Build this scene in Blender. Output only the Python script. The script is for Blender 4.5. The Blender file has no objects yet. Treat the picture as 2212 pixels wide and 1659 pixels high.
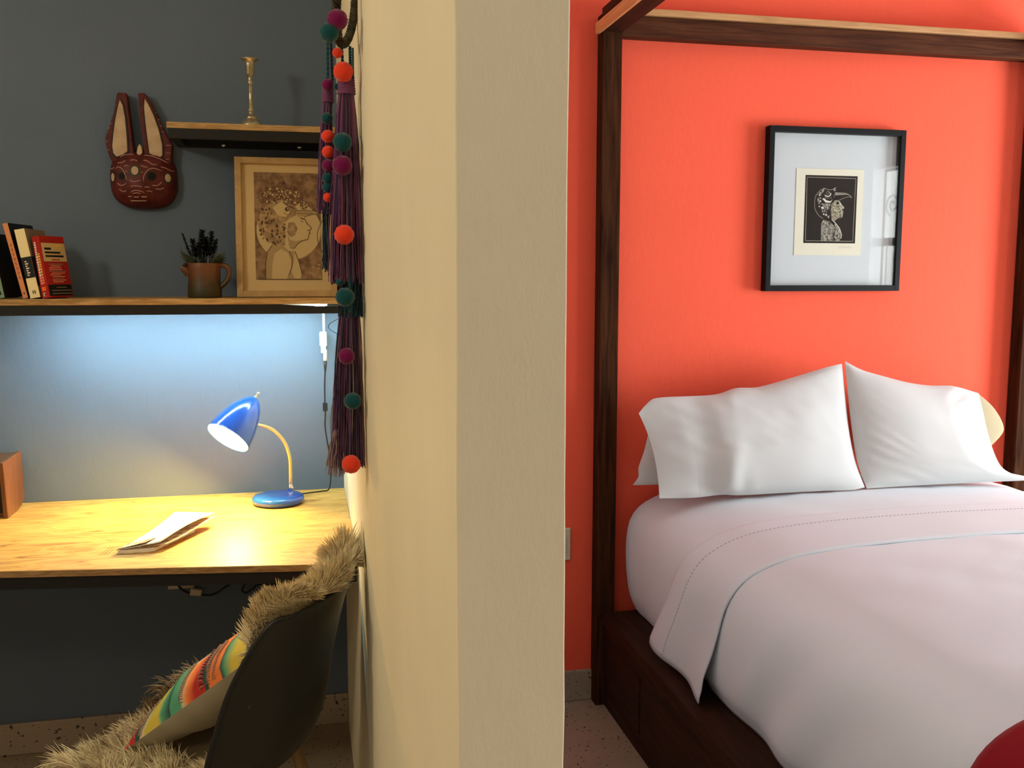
import bpy, bmesh, math, random
from math import sin, cos, pi, radians, sqrt
from mathutils import Vector, Matrix, noise
random.seed(7)
scene = bpy.context.scene
col = scene.collection

# ------------------------------------------------------------------ camera
cam_d = bpy.data.cameras.new('camera')
cam_d.sensor_width = 36.0
cam_d.lens = 2049.0 / 2212.0 * 36.0
cam_d.clip_start = 0.02
cam = bpy.data.objects.new('camera', cam_d)
col.objects.link(cam)
CAM_H = 1.40
yaw, pit, rol = radians(12.485), radians(6.558), radians(0.063)
fw = Vector((sin(yaw) * cos(pit), cos(yaw) * cos(pit), -sin(pit)))
rt0 = Vector((cos(yaw), -sin(yaw), 0))
up0 = Vector((sin(yaw) * sin(pit), cos(yaw) * sin(pit), cos(pit)))
rt = rt0 * cos(rol) + up0 * sin(rol)
up = up0 * cos(rol) - rt0 * sin(rol)
mat = Matrix((rt, up, -fw)).transposed().to_4x4()
mat.translation = (0, 0, CAM_H)
cam.matrix_world = mat
scene.camera = cam

# ------------------------------------------------------------------ world, exposure, main lights
scene.view_settings.view_transform = 'Standard'
scene.view_settings.look = 'None'
scene.view_settings.exposure = 0.0
scene.view_settings.gamma = 1.0
scene.view_settings.use_curve_mapping = False
world = bpy.data.worlds.new('world')
scene.world = world
world.use_nodes = True
bg = world.node_tree.nodes['Background']
bg.inputs[0].default_value = (0.75, 0.86, 1.0, 1)
bg.inputs[1].default_value = 1.5

def area_light(name, loc, target, sx, sy, power, color):
    d = bpy.data.lights.new(name, 'AREA')
    d.shape = 'RECTANGLE'; d.size = sx; d.size_y = sy
    d.energy = power; d.color = color
    o = bpy.data.objects.new(name, d)
    o.location = loc
    dirv = Vector(target) - Vector(loc)
    o.rotation_euler = dirv.to_track_quat('-Z', 'Y').to_euler()
    col.objects.link(o)
    return o
# daylight entering through the tall window in the right wall (outside its bars)
area_light('window_daylight', (4.48, 1.68, 1.17), (0, 1.68, 1.17), 1.1, 1.6, 232, (0.88, 0.965, 1.0))
# softer, shaded daylight behind the barred glass door
area_light('door_daylight', (4.48, -0.49, 1.10), (0, -0.49, 1.10), 1.0, 2.2, 72, (0.93, 1.0, 0.95))
# weak warm ceiling lamp of the study side
pl = bpy.data.lights.new('pendant_lamp_study', 'POINT'); pl.energy = 31; pl.color = (1.0, 0.87, 0.62); pl.shadow_soft_size = 0.12
po = bpy.data.objects.new('pendant_lamp_study', pl); po.location = (-1.45, 1.15, 2.15); col.objects.link(po)
# dim ceiling lamp behind the photographer
area_light('ceiling_lamp_room', (-1.15, -0.9, 2.70), (-1.15, -0.9, 0), 0.5, 0.5, 10, (1.0, 0.74, 0.42))

# ------------------------------------------------------------------ materials
def new_mat(name):
    m = bpy.data.materials.new(name); m.use_nodes = True
    nt = m.node_tree
    return m, nt, nt.nodes['Principled BSDF']
def srgb(r, g, b):
    f = lambda c: (c / 255 / 12.92) if c / 255 <= 0.04045 else ((c / 255 + 0.055) / 1.055) ** 2.4
    return (f(r), f(g), f(b), 1)
def flat(name, c, rough=0.6, metal=0.0, spec=0.3, coat=0.0, sheen=0.0):
    m, nt, p = new_mat(name)
    p.inputs['Base Color'].default_value = c
    p.inputs['Roughness'].default_value = rough
    p.inputs['Metallic'].default_value = metal
    p.inputs['Specular IOR Level'].default_value = spec
    p.inputs['Coat Weight'].default_value = coat
    p.inputs['Sheen Weight'].default_value = sheen
    return m
def tex_coord(nt, scale=(1, 1, 1), rot=(0, 0, 0)):
    tc = nt.nodes.new('ShaderNodeTexCoord'); mp = nt.nodes.new('ShaderNodeMapping')
    mp.inputs['Scale'].default_value = scale; mp.inputs['Rotation'].default_value = rot
    nt.links.new(tc.outputs['Object'], mp.inputs['Vector'])
    return mp.outputs['Vector']
def noise_node(nt, vec, scale, detail=4, rough=0.55, dist=0.0):
    n = nt.nodes.new('ShaderNodeTexNoise')
    n.inputs['Scale'].default_value = scale; n.inputs['Detail'].default_value = detail
    n.inputs['Roughness'].default_value = rough; n.inputs['Distortion'].default_value = dist
    nt.links.new(vec, n.inputs['Vector'])
    return n.outputs['Fac']
def ramp(nt, fac, stops):
    r = nt.nodes.new('ShaderNodeValToRGB')
    el = r.color_ramp.elements
    while len(el) < len(stops): el.new(0.5)
    for e, (p, c) in zip(el, stops): e.position = p; e.color = c
    nt.links.new(fac, r.inputs['Fac'])
    return r.outputs['Color']
def bump(nt, p, h, strength=0.3, dist=0.01):
    b = nt.nodes.new('ShaderNodeBump')
    b.inputs['Strength'].default_value = strength; b.inputs['Distance'].default_value = dist
    nt.links.new(h, b.inputs['Height']); nt.links.new(b.outputs['Normal'], p.inputs['Normal'])
def plaster(name, c, var=0.06, bscale=60, bstr=0.25, rough=0.75, spec=0.15):
    m, nt, p = new_mat(name)
    v = tex_coord(nt)
    f = noise_node(nt, v, 2.2, 3)
    lo = tuple(x * (1 - var) for x in c[:3]) + (1,)
    hi = tuple(min(1, x * (1 + var)) for x in c[:3]) + (1,)
    nt.links.new(ramp(nt, f, [(0.3, lo), (0.7, hi)]), p.inputs['Base Color'])
    p.inputs['Roughness'].default_value = rough; p.inputs['Specular IOR Level'].default_value = spec
    v2 = tex_coord(nt, (1, 1, 0.45))
    bump(nt, p, noise_node(nt, v2, bscale, 5, 0.65), bstr, 0.004)
    return m
def wood(name, dark, light, scale=(3, 3, 40), rough=0.45, spec=0.35, nscale=3.0):
    m, nt, p = new_mat(name)
    v = tex_coord(nt, scale)
    f = noise_node(nt, v, nscale, 6, 0.6, 0.6)
    nt.links.new(ramp(nt, f, [(0.32, dark), (0.68, light)]), p.inputs['Base Color'])
    p.inputs['Roughness'].default_value = rough; p.inputs['Specular IOR Level'].default_value = spec
    bump(nt, p, f, 0.08, 0.003)
    return m
def terrazzo(name, base, speck):
    m, nt, p = new_mat(name)
    v = tex_coord(nt)
    n1 = noise_node(nt, v, 4, 4)
    base2 = tuple(x * 0.82 for x in base[:3]) + (1,)
    bc = ramp(nt, n1, [(0.35, base2), (0.65, base)])
    n2 = noise_node(nt, v, 85, 2, 0.4)
    k = ramp(nt, n2, [(0.655, (0, 0, 0, 1)), (0.685, (1, 1, 1, 1))])
    mx = nt.nodes.new('ShaderNodeMix'); mx.data_type = 'RGBA'
    nt.links.new(k, mx.inputs['Factor']); nt.links.new(bc, mx.inputs['A']); mx.inputs['B'].default_value = speck
    nt.links.new(mx.outputs['Result'], p.inputs['Base Color'])
    p.inputs['Roughness'].default_value = 0.45
    return m
def cloth(name, c, rough=0.85, wscale=500, bstr=0.08, sheen=0.15):
    m, nt, p = new_mat(name)
    p.inputs['Base Color'].default_value = c
    p.inputs['Roughness'].default_value = rough; p.inputs['Specular IOR Level'].default_value = 0.1
    p.inputs['Sheen Weight'].default_value = sheen
    bump(nt, p, noise_node(nt, tex_coord(nt), wscale, 2), bstr, 0.001)
    return m
def emitter(name, c, s):
    m, nt, p = new_mat(name)
    p.inputs['Base Color'].default_value = (0.8, 0.8, 0.8, 1)
    p.inputs['Emission Color'].default_value = c
    p.inputs['Emission Strength'].default_value = s
    return m
def noisy(name, c1, c2, scale, rough=0.7, detail=3, stretch=(1, 1, 1), spec=0.2):
    m, nt, p = new_mat(name)
    f = noise_node(nt, tex_coord(nt, stretch), scale, detail)
    nt.links.new(ramp(nt, f, [(0.38, c1), (0.62, c2)]), p.inputs['Base Color'])
    p.inputs['Roughness'].default_value = rough; p.inputs['Specular IOR Level'].default_value = spec
    return m

M = {}
M['blue'] = plaster('blue_plaster', (0.122, 0.162, 0.225, 1), 0.05, 45, 0.22)
M['orange'] = plaster('orange_plaster', (0.92, 0.118, 0.060, 1), 0.03, 50, 0.16)
M['cream'] = plaster('cream_plaster', (0.88, 0.79, 0.585, 1), 0.05, 40, 0.22)
M['white'] = plaster('white_plaster', (0.80, 0.80, 0.79, 1), 0.03)
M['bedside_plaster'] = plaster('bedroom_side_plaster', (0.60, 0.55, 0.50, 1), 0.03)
M['roomwall'] = plaster('beige_plaster', (0.46, 0.42, 0.36, 1), 0.03)
M['terrazzo'] = terrazzo('terrazzo', (0.36, 0.28, 0.20, 1), (0.03, 0.025, 0.02, 1))
M['terrazzo_base'] = terrazzo('terrazzo_skirting', (0.40, 0.32, 0.235, 1), (0.04, 0.03, 0.025, 1))
M['black_metal'] = flat('black_painted_metal', (0.008, 0.008, 0.008, 1), 0.55)
def osb(name):
    m, nt, p = new_mat(name)
    v = tex_coord(nt, (3.2, 14, 14))
    f = noise_node(nt, v, 2.2, 8, 0.62, 1.6)
    nt.links.new(ramp(nt, f, [(0.30, (0.24, 0.10, 0.018, 1)), (0.42, (0.48, 0.25, 0.055, 1)), (0.6, (0.66, 0.39, 0.105, 1)), (0.75, (0.54, 0.28, 0.06, 1))]), p.inputs['Base Color'])
    p.inputs['Roughness'].default_value = 0.5; p.inputs['Specular IOR Level'].default_value = 0.3
    bump(nt, p, f, 0.05, 0.002)
    return m
M['ply'] = osb('plywood_top')
M['ply_edge'] = noisy('plywood_edge', (0.24, 0.13, 0.05, 1), (0.38, 0.23, 0.10, 1), 30, 0.7, 4, (1, 1, 8))
M['shelf_edge'] = noisy('shelf_board', (0.30, 0.17, 0.06, 1), (0.52, 0.34, 0.15, 1), 16, 0.6, 5, (1, 4, 10))
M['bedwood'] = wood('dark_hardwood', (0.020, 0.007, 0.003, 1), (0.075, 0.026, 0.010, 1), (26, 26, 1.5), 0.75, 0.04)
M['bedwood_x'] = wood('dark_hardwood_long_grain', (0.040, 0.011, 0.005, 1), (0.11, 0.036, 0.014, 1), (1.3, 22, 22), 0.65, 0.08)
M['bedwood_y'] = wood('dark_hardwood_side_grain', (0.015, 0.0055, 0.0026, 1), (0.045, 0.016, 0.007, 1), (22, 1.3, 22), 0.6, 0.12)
M['pale_strip_x'] = wood('pale_strip_wood', (0.42, 0.20, 0.075, 1), (0.62, 0.34, 0.14, 1), (2, 26, 26), 0.42)
M['pale_strip_y'] = wood('pale_strip_wood_side', (0.52, 0.22, 0.075, 1), (0.70, 0.36, 0.14, 1), (26, 2, 26), 0.42)
M['sheet'] = cloth('white_cotton', (0.70, 0.75, 0.80, 1))
M['pillow'] = cloth('white_pillow_cotton', (0.60, 0.60, 0.59, 1))
M['stitch'] = flat('grey_thread', (0.42, 0.38, 0.38, 1), 0.9)
M['red_cloth'] = cloth('crimson_cloth', (0.24, 0.006, 0.012, 1), 0.9, 220, 0.3, 0.1)
M['black_frame'] = flat('black_lacquered_wood', (0.0035, 0.004, 0.004, 1), 0.5, 0, 0.15)
M['mat_board'] = flat('white_mat_board', (0.64, 0.68, 0.70, 1), 0.9, 0, 0.1)
M['paper_cream'] = flat('cream_paper', (0.80, 0.77, 0.62, 1), 0.9, 0, 0.1)
M['ink_black'] = flat('black_ink', (0.022, 0.019, 0.017, 1), 0.9, 0, 0.05)
M['ink_line'] = flat('pale_line', (0.36, 0.34, 0.27, 1), 0.9, 0, 0.05)
M['ink_mid'] = noisy('engraved_grey', (0.035, 0.030, 0.024, 1), (0.42, 0.40, 0.33, 1), 190, 0.9, 6)
M['ink_light'] = flat('paper_white', (0.74, 0.72, 0.62, 1), 0.9, 0, 0.05)
M['ink_face'] = noisy('engraved_face', (0.10, 0.085, 0.05, 1), (0.50, 0.46, 0.33, 1), 150, 0.9, 5)
M['pencil'] = flat('pencil_grey', (0.55, 0.53, 0.46, 1), 0.9)
def pane_mat():
    m = bpy.data.materials.new('picture_glass'); m.use_nodes = True
    nt = m.node_tree; nt.nodes.clear()
    o = nt.nodes.new('ShaderNodeOutputMaterial'); mx = nt.nodes.new('ShaderNodeMixShader')
    t = nt.nodes.new('ShaderNodeBsdfTransparent'); g = nt.nodes.new('ShaderNodeBsdfGlossy')
    g.inputs['Roughness'].default_value = 0.02
    lw = nt.nodes.new('ShaderNodeLayerWeight'); lw.inputs['Blend'].default_value = 0.5
    pw = nt.nodes.new('ShaderNodeMath'); pw.operation = 'POWER'; pw.inputs[1].default_value = 5
    ma = nt.nodes.new('ShaderNodeMath'); ma.operation = 'MULTIPLY_ADD'; ma.inputs[1].default_value = 0.9; ma.inputs[2].default_value = 0.03
    nt.links.new(lw.outputs['Facing'], pw.inputs[0]); nt.links.new(pw.outputs[0], ma.inputs[0])
    nt.links.new(ma.outputs[0], mx.inputs[0]); nt.links.new(t.outputs[0], mx.inputs[1]); nt.links.new(g.outputs[0], mx.inputs[2])
    nt.links.new(mx.outputs[0], o.inputs['Surface'])
    return m
M['glass'] = pane_mat()
M['light_wood'] = wood('pale_frame_wood', (0.42, 0.26, 0.10, 1), (0.58, 0.38, 0.17, 1), (5, 5, 5), 0.5)
M['sepia_paper'] = flat('tan_paper', (0.56, 0.42, 0.21, 1), 0.9)
M['sepia_mat'] = flat('tan_mat', (0.62, 0.46, 0.23, 1), 0.9)
M['sepia_bg'] = noisy('sepia_wash', (0.17, 0.095, 0.05, 1), (0.34, 0.21, 0.115, 1), 45, 0.9, 6)
M['sepia_mid'] = noisy('sepia_shading', (0.26, 0.16, 0.08, 1), (0.46, 0.31, 0.16, 1), 60, 0.9, 5)
M['sepia_soft'] = flat('sepia_soft_shade', (0.40, 0.28, 0.135, 1), 0.9)
M['sepia_dark'] = flat('sepia_line', (0.10, 0.055, 0.03, 1), 0.9)
M['sepia_crest'] = noisy('sepia_crest', (0.11, 0.055, 0.032, 1), (0.25, 0.145, 0.08, 1), 120, 0.9, 4)
M['white_plastic'] = flat('white_plastic', (0.72, 0.72, 0.70, 1), 0.4)
M['cream_plastic'] = flat('cream_plastic', (0.62, 0.56, 0.42, 1), 0.4)
M['black_rubber'] = flat('black_rubber', (0.012, 0.012, 0.014, 1), 0.5)
M['blue_enamel'] = flat('blue_enamel', (0.010, 0.075, 0.42, 1), 0.16, 0, 0.5, 0.6)
M['chrome'] = flat('chrome', (0.72, 0.70, 0.66, 1), 0.22, 1.0)
M['brass'] = noisy('aged_brass', (0.36, 0.31, 0.20, 1), (0.60, 0.53, 0.38, 1), 60, 0.3)
M['brass'].node_tree.nodes['Principled BSDF'].inputs['Metallic'].default_value = 0.85
M['bulb'] = emitter('warm_bulb', (1.0, 0.60, 0.14, 1), 1550)
M['led'] = emitter('cool_led', (0.64, 0.95, 1.0, 1), 200)
M['shade_inside'] = flat('white_enamel_inside', (0.85, 0.80, 0.68, 1), 0.5)
M['box_wood'] = wood('brown_box_wood', (0.10, 0.038, 0.016, 1), (0.17, 0.070, 0.030, 1), (14, 14, 3), 0.4)
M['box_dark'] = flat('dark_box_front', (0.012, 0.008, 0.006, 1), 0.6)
M['page'] = flat('page_paper', (0.74, 0.70, 0.62, 1), 0.9)
M['leaflet_print'] = noisy('printed_cover', (0.30, 0.16, 0.10, 1), (0.70, 0.62, 0.50, 1), 60, 0.7)
M['chair_black'] = flat('charcoal_plastic', (0.0115, 0.013, 0.014, 1), 0.42, 0, 0.4)
M['chair_leg'] = wood('pale_chair_leg', (0.30, 0.17, 0.08, 1), (0.45, 0.28, 0.14, 1), (30, 30, 3), 0.5)

# ------------------------------------------------------------------ mesh helpers
class MB:
    def __init__(s): s.v = []; s.f = []; s.mi = []; s.sm = []
    def add(s, verts, faces, mi=0, smooth=False):
        b = len(s.v); s.v += [tuple(x) for x in verts]
        for f in faces:
            s.f.append(tuple(b + i for i in f)); s.mi.append(mi); s.sm.append(smooth)
        return s
    def box(s, x0, x1, y0, y1, z0, z1, mi=0):
        v = [(x, y, z) for z in (z0, z1) for y in (y0, y1) for x in (x0, x1)]
        return s.add(v, [(0, 2, 3, 1), (4, 5, 7, 6), (0, 1, 5, 4), (1, 3, 7, 5), (3, 2, 6, 7), (2, 0, 4, 6)], mi)
    def prism(s, pts, z0, z1, mi=0):           # pts in xy, counter clockwise
        n = len(pts)
        v = [(p[0], p[1], z0) for p in pts] + [(p[0], p[1], z1) for p in pts]
        f = [tuple(reversed(range(n))), tuple(range(n, 2 * n))] + [(i, (i + 1) % n, n + (i + 1) % n, n + i) for i in range(n)]
        return s.add(v, f, mi)
    def prism_xz(s, pts, y0, y1, mi=0):        # outline in xz seen from the camera, y0 = front
        n = len(pts)
        a = sum(pts[i][0] * pts[(i + 1) % n][1] - pts[(i + 1) % n][0] * pts[i][1] for i in range(n))
        if a < 0: pts = list(reversed(pts))
        v = [(p[0], y0, p[1]) for p in pts] + [(p[0], y1, p[1]) for p in pts]
        f = [tuple(range(n)), tuple(reversed(range(n, 2 * n)))] + [((i + 1) % n, i, n + i, n + (i + 1) % n) for i in range(n)]
        return s.add(v, f, mi)
    def tube(s, path, r, n=8, mi=0, caps=True, closed=False):
        P = [Vector(p) for p in path]; m = len(P)
        rr = r if isinstance(r, (list, tuple)) else [r] * m
        verts = []; ref = None
        for i in range(m):
            if closed: t = P[(i + 1) % m] - P[i - 1]
            else: t = P[min(i + 1, m - 1)] - P[max(i - 1, 0)]
            if t.length < 1e-9: t = Vector((0, 0, 1))
            t.normalize()
            if ref is None:
                ref = t.cross(Vector((0, 0, 1)))
                if ref.length < 0.05: ref = t.cross(Vector((1, 0, 0)))
            ref = ref - t * ref.dot(t)
            if ref.length < 1e-6: ref = t.orthogonal()
            ref.normalize(); b = t.cross(ref)
            for k in range(n):
                a = 2 * pi * k / n
                verts.append(P[i] + (ref * cos(a) + b * sin(a)) * rr[i])
        f = []
        for i in range(m if closed else m - 1):
            j = (i + 1) % m
            for k in range(n):
                f.append((i * n + k, i * n + (k + 1) % n, j * n + (k + 1) % n, j * n + k))
        if caps and not closed:
            f.append(tuple(reversed(range(n)))); f.append(tuple(range((m - 1) * n, m * n)))
        return s.add(verts, f, mi, True)
    def lathe(s, prof, origin=(0, 0, 0), axis=(0, 0, 1), n=32, mi=0, smooth=True, close_ends=True):
        ax = Vector(axis).normalized(); e1 = ax.orthogonal().normalized(); e2 = ax.cross(e1); o = Vector(origin)
        verts = []; 
        for (r, h) in prof:
            for k in range(n):
                a = 2 * pi * k / n
                verts.append(o + ax * h + (e1 * cos(a) + e2 * sin(a)) * max(r, 1e-5))
        f = []
        for i in range(len(prof) - 1):
            for k in range(n):
                f.append((i * n + k, i * n + (k + 1) % n, (i + 1) * n + (k + 1) % n, (i + 1) * n + k))
        if close_ends:
            f.append(tuple(reversed(range(n)))); f.append(tuple(range((len(prof) - 1) * n, len(prof) * n)))
        return s.add(verts, f, mi, smooth)
    def grid(s, rows, mi=0, smooth=True, flip=False):
        nr, nc = len(rows), len(rows[0])
        v = [p for r in rows for p in r]
        f = []
        for i in range(nr - 1):
            for j in range(nc - 1):
                q = (i * nc + j, i * nc + j + 1, (i + 1) * nc + j + 1, (i + 1) * nc + j)
                f.append(tuple(reversed(q)) if flip else q)
        return s.add(v, f, mi, smooth)
    def ball(s, c, r, nu=14, nv=9, mi=0, jitter=0.0):
        rx, ry, rz = r if isinstance(r, (tuple, list)) else (r, r, r)
        verts = [(c[0], c[1], c[2] - rz)]
        for i in range(1, nv):
            ph = -pi / 2 + pi * i / nv
            for k in range(nu):
                a = 2 * pi * k / nu; q = 1 + jitter * random.uniform(-1, 1)
                verts.append((c[0] + rx * cos(ph) * cos(a) * q, c[1] + ry * cos(ph) * sin(a) * q, c[2] + rz * sin(ph) * q))
        verts.append((c[0], c[1], c[2] + rz)); f = []
        for k in range(nu): f.append((0, 1 + (k + 1) % nu, 1 + k))
        for i in range(nv - 2):
            for k in range(nu):
                a = 1 + i * nu
                f.append((a + k, a + (k + 1) % nu, a + nu + (k + 1) % nu, a + nu + k))
        e = len(verts) - 1; a = 1 + (nv - 2) * nu
        for k in range(nu): f.append((a + k, a + (k + 1) % nu, e))
        return s.add(verts, f, mi, True)
    def build(s, name, mats, parent=None, bevel=0.0, seg=2, solid=0.0, subsurf=0, offset=0.0):
        if not isinstance(mats, (list, tuple)): mats = [mats]
        off = Vector((0, 0, 0)); p = parent
        while p is not None: off += p.location; p = p.parent
        me = bpy.data.meshes.new(name)
        me.from_pydata([tuple(Vector(v) - off) for v in s.v], [], s.f)
        for m_ in mats: me.materials.append(m_)
        me.polygons.foreach_set('material_index', s.mi)
        me.polygons.foreach_set('use_smooth', s.sm)
        me.update()
        o = bpy.data.objects.new(name, me); col.objects.link(o)
        if parent is not None: o.parent = parent
        if solid:
            md = o.modifiers.new('thickness', 'SOLIDIFY'); md.thickness = solid; md.offset = offset
        if bevel:
            md = o.modifiers.new('bevel', 'BEVEL'); md.width = bevel; md.segments = seg; md.limit_method = 'ANGLE'; md.angle_limit = radians(40)
            md.harden_normals = False
        if subsurf:
            md = o.modifiers.new('smooth', 'SUBSURF'); md.levels = subsurf; md.render_levels = subsurf
        return o
def thing(name, label, cat, loc=(0, 0, 0), group=None):
    o = bpy.data.objects.new(name, None); o.empty_display_size = 0.05
    o.location = loc; col.objects.link(o)
    return tag(o, label, cat, group)
def tag(o, label, cat, group=None):
    o['label'] = label; o['category'] = cat
    if group: o['group'] = group
    return o
def struct(o): o['kind'] = 'structure'; return o
def stuff(o): o['kind'] = 'stuff'; return o
def catmull(pts, n):
    P = [Vector(p) for p in pts]; out = []
    for i in range(len(P) - 1):
        p0 = P[max(i - 1, 0)]; p1 = P[i]; p2 = P[i + 1]; p3 = P[min(i + 2, len(P) - 1)]
        for k in range(n):
            t = k / n
            out.append(0.5 * ((2 * p1) + (p2 - p0) * t + (2 * p0 - 5 * p1 + 4 * p2 - p3) * t * t + (3 * p1 - p0 - 3 * p2 + p3) * t ** 3))
    out.append(P[-1]); return out
def resample(pts, n):
    P = [Vector(p) for p in pts]
    L = [0]
    for i in range(1, len(P)): L.append(L[-1] + (P[i] - P[i - 1]).length)
    out = []
    for k in range(n):
        d = L[-1] * k / (n - 1); i = 0
        while i < len(P) - 2 and L[i + 1] < d: i += 1
        seg = L[i + 1] - L[i]; t = 0 if seg < 1e-9 else (d - L[i]) / seg
        out.append(P[i].lerp(P[i + 1], min(max(t, 0), 1)))
    return out
def nz(x, y, z): return noise.noise(Vector((x, y, z)))

# ================================================================== SETTING
XL, XR, YF, YB, ZC = -2.40, 4.30, -2.40, 2.90, 2.75
YO = 2.893
struct(MB().box(XL - .1, XR + .1, YF - .1, YB + .1, -0.10, 0).build('floor', M['terrazzo']))
struct(MB().box(XL - .1, XR + .1, YF - .1, YB + .1, ZC, ZC + .10).build('ceiling', M['white']))
struct(MB().box(XL - .1, 0.150, YB, YB + .10, 0, ZC).build('wall_back_study', M['blue']))
struct(MB().box(0.150, XR + .1, YO, YB + .10, 0, ZC).build('wall_back_bedroom', M['orange']))
struct(MB().box(XL - .10, XL, YF, YB, 0, ZC).build('wall_left', M['roomwall']))
struct(MB().box(XL - .1, XR + .1, YF - .10, YF, 0, ZC).build('wall_front', M['roomwall']))
# partition whose end faces the room; its plastered edges waver a little
def partition():
    mb = MB()
    zs = [i * ZC / 60 for i in range(61)]
    def wob(seed, z): return 0.0011 * nz(seed, z * 5.5, 0.3) + 0.0008 * nz(seed + 9, z * 17, 1.7)
    rows = []
    for z in zs:
        a = wob(1.3, z); b = wob(7.7, z)
        rows.append([(0.1150, 2.90, z), (0.1150, 2.122, z), (0.1120, 2.117, z), (0.1120, 1.4, z), (0.1122 + a * .4, 0.703, z), (0.1126 + a, 0.7008, z), (0.1136 + a, 0.700, z),
                     (0.155, 0.700, z), (0.1972 + b, 0.700, z), (0.1981 + b, 0.7006, z), (0.1984 + b, 0.702, z), (0.1985, 1.4, z), (0.1985, 2.90, z)])
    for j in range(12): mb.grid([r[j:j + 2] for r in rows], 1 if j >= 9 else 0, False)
    n = 13
    mb.add(rows[0], [tuple(range(n))], 0); mb.add(rows[-1], [tuple(reversed(range(n)))], 0)
    return mb.build('wall_partition', [M['cream'], M['bedside_plaster']])
struct(partition())
# right wall with a wide window (the daylight) and a barred glazed door nearer the room
WY0, WY1, WZ0, WZ1 = 1.15, 2.20, 0.40, 1.95
DY0, DY1, DZ1 = -0.93, -0.05, 2.25
wr = MB()
wr.box(XR, XR + .12, YF, DY0, 0, ZC).box(XR, XR + .12, DY1, WY0, 0, ZC).box(XR, XR + .12, WY1, YB, 0, ZC).box(XR, XR + .12, WY0, WY1, 0, WZ0).box(XR, XR + .12, WY0, WY1, WZ1, ZC).box(XR, XR + .12, DY0, DY1, DZ1, ZC)
struct(wr.build('wall_right', M['white']))
def opening(name, y0, y1, z0, z1, zt, nb, ns):
    win = bpy.data.objects.new(name, None); col.objects.link(win); win.location = (XR + .06, (y0 + y1) / 2, z0); struct(win)
    for (a, b) in ((y0, y0 + .05), (y1 - .05, y1)): MB().box(XR - .01, XR + .07, a, b, z0, z1).build('frame_bar', M['white_plastic'], win)
    for (a, b) in ((z0, z0 + .05), (z1 - .05, z1), (zt, zt + .06)): MB().box(XR + .005, XR + .068, y0 + .05, y1 - .05, a, b).build('frame_bar', M['white_plastic'], win)
    for i in range(nb):
        y = y0 + .11 + i * (y1 - y0 - .22) / (nb - 1)
        MB().tube([(XR + .095, y, z0), (XR + .095, y, zt)], .005, 6).build('window_bar', M['white_plastic'], win)
    for i in range(ns):
        y = y0 + .16 + i * (y1 - y0 - .32) / (ns - 1); sc = []
        for k in range(40):
            a = k / 39 * 3.4 * pi; r = .012 + .075 * k / 39
            sc.append((XR + .095, y + r * cos(a), (zt + z1) / 2 + r * sin(a)))
        MB().tube(sc, .005, 5).build('window_scroll', M['white_plastic'], win)
    for (c, d) in ((z0 + .05, zt), (zt + .06, z1 - .05)):
        MB().box(XR + .048, XR + .052, y0 + .05, y1 - .05, c, d).build('window_pane', M['glass'], win)
opening('window_1', WY0, WY1, WZ0, WZ1, 1.62, 9, 4)
opening('door_1', DY0, DY1, 0.0, DZ1, 1.62, 8, 3)
# terrazzo skirting
struct(MB().box(XL, 0.1149, 2.888, 2.90, 0, 0.096).build('baseboard_study', M['terrazzo_base'], bevel=.003))
struct(MB().box(0.199, XR, 2.881, YO, 0, 0.104).build('baseboard_bedroom', M['terrazzo_base'], bevel=.003))

# ================================================================== BED
BX0, BX1 = 0.908, 2.507          # outside of posts
bed = thing('canopy_bed', 'dark hardwood four-poster bed with square canopy frame against the orange wall', 'bed', (1.71, 1.87, 0))
PW, PD = 0.062, 0.055
for (x, y) in ((BX0, 2.835), (BX1 - PW, 2.835), (BX0, 0.86), (BX1 - PW, 0.86)):
    MB().box(x, x + PW, y, y + PD, 0, 2.186 if y > 2 else 2.186).build('post', M['bedwood'], bed, bevel=.003)
# canopy beams with edge strips in a paler wood colour
MB().box(BX0 + PW, BX1 - PW, 2.840, 2.885, 2.122, 2.184).build('head_beam', M['bedwood_x'], bed, bevel=.002)
MB().box(BX0 + PW - .02, BX1 - PW + .02, 2.826, 2.892, 2.1845, 2.204).build('beam_edge_strip', M['pale_strip_x'], bed, bevel=.003)['label'] = 'pale wood strip along the top of the head beam'
for sx in (0, 1):
    x = BX0 if sx == 0 else BX1 - PW
    MB().box(x - .004, x + PW, 0.915, 2.8345, 2.130, 2.198).build('side_beam', M['bedwood_y'], bed, bevel=.002)
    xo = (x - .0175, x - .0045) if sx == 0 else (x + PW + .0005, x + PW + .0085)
    MB().box(xo[0], xo[1], 0.86, 2.858, 2.126, 2.159).build('beam_edge_strip', M['pale_strip_y'], bed, bevel=.002)
MB().box(BX0 + PW, BX1 - PW, 0.865, 0.910, 2.122, 2.184).build('foot_beam', M['bedwood_x'], bed, bevel=.002)
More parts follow.
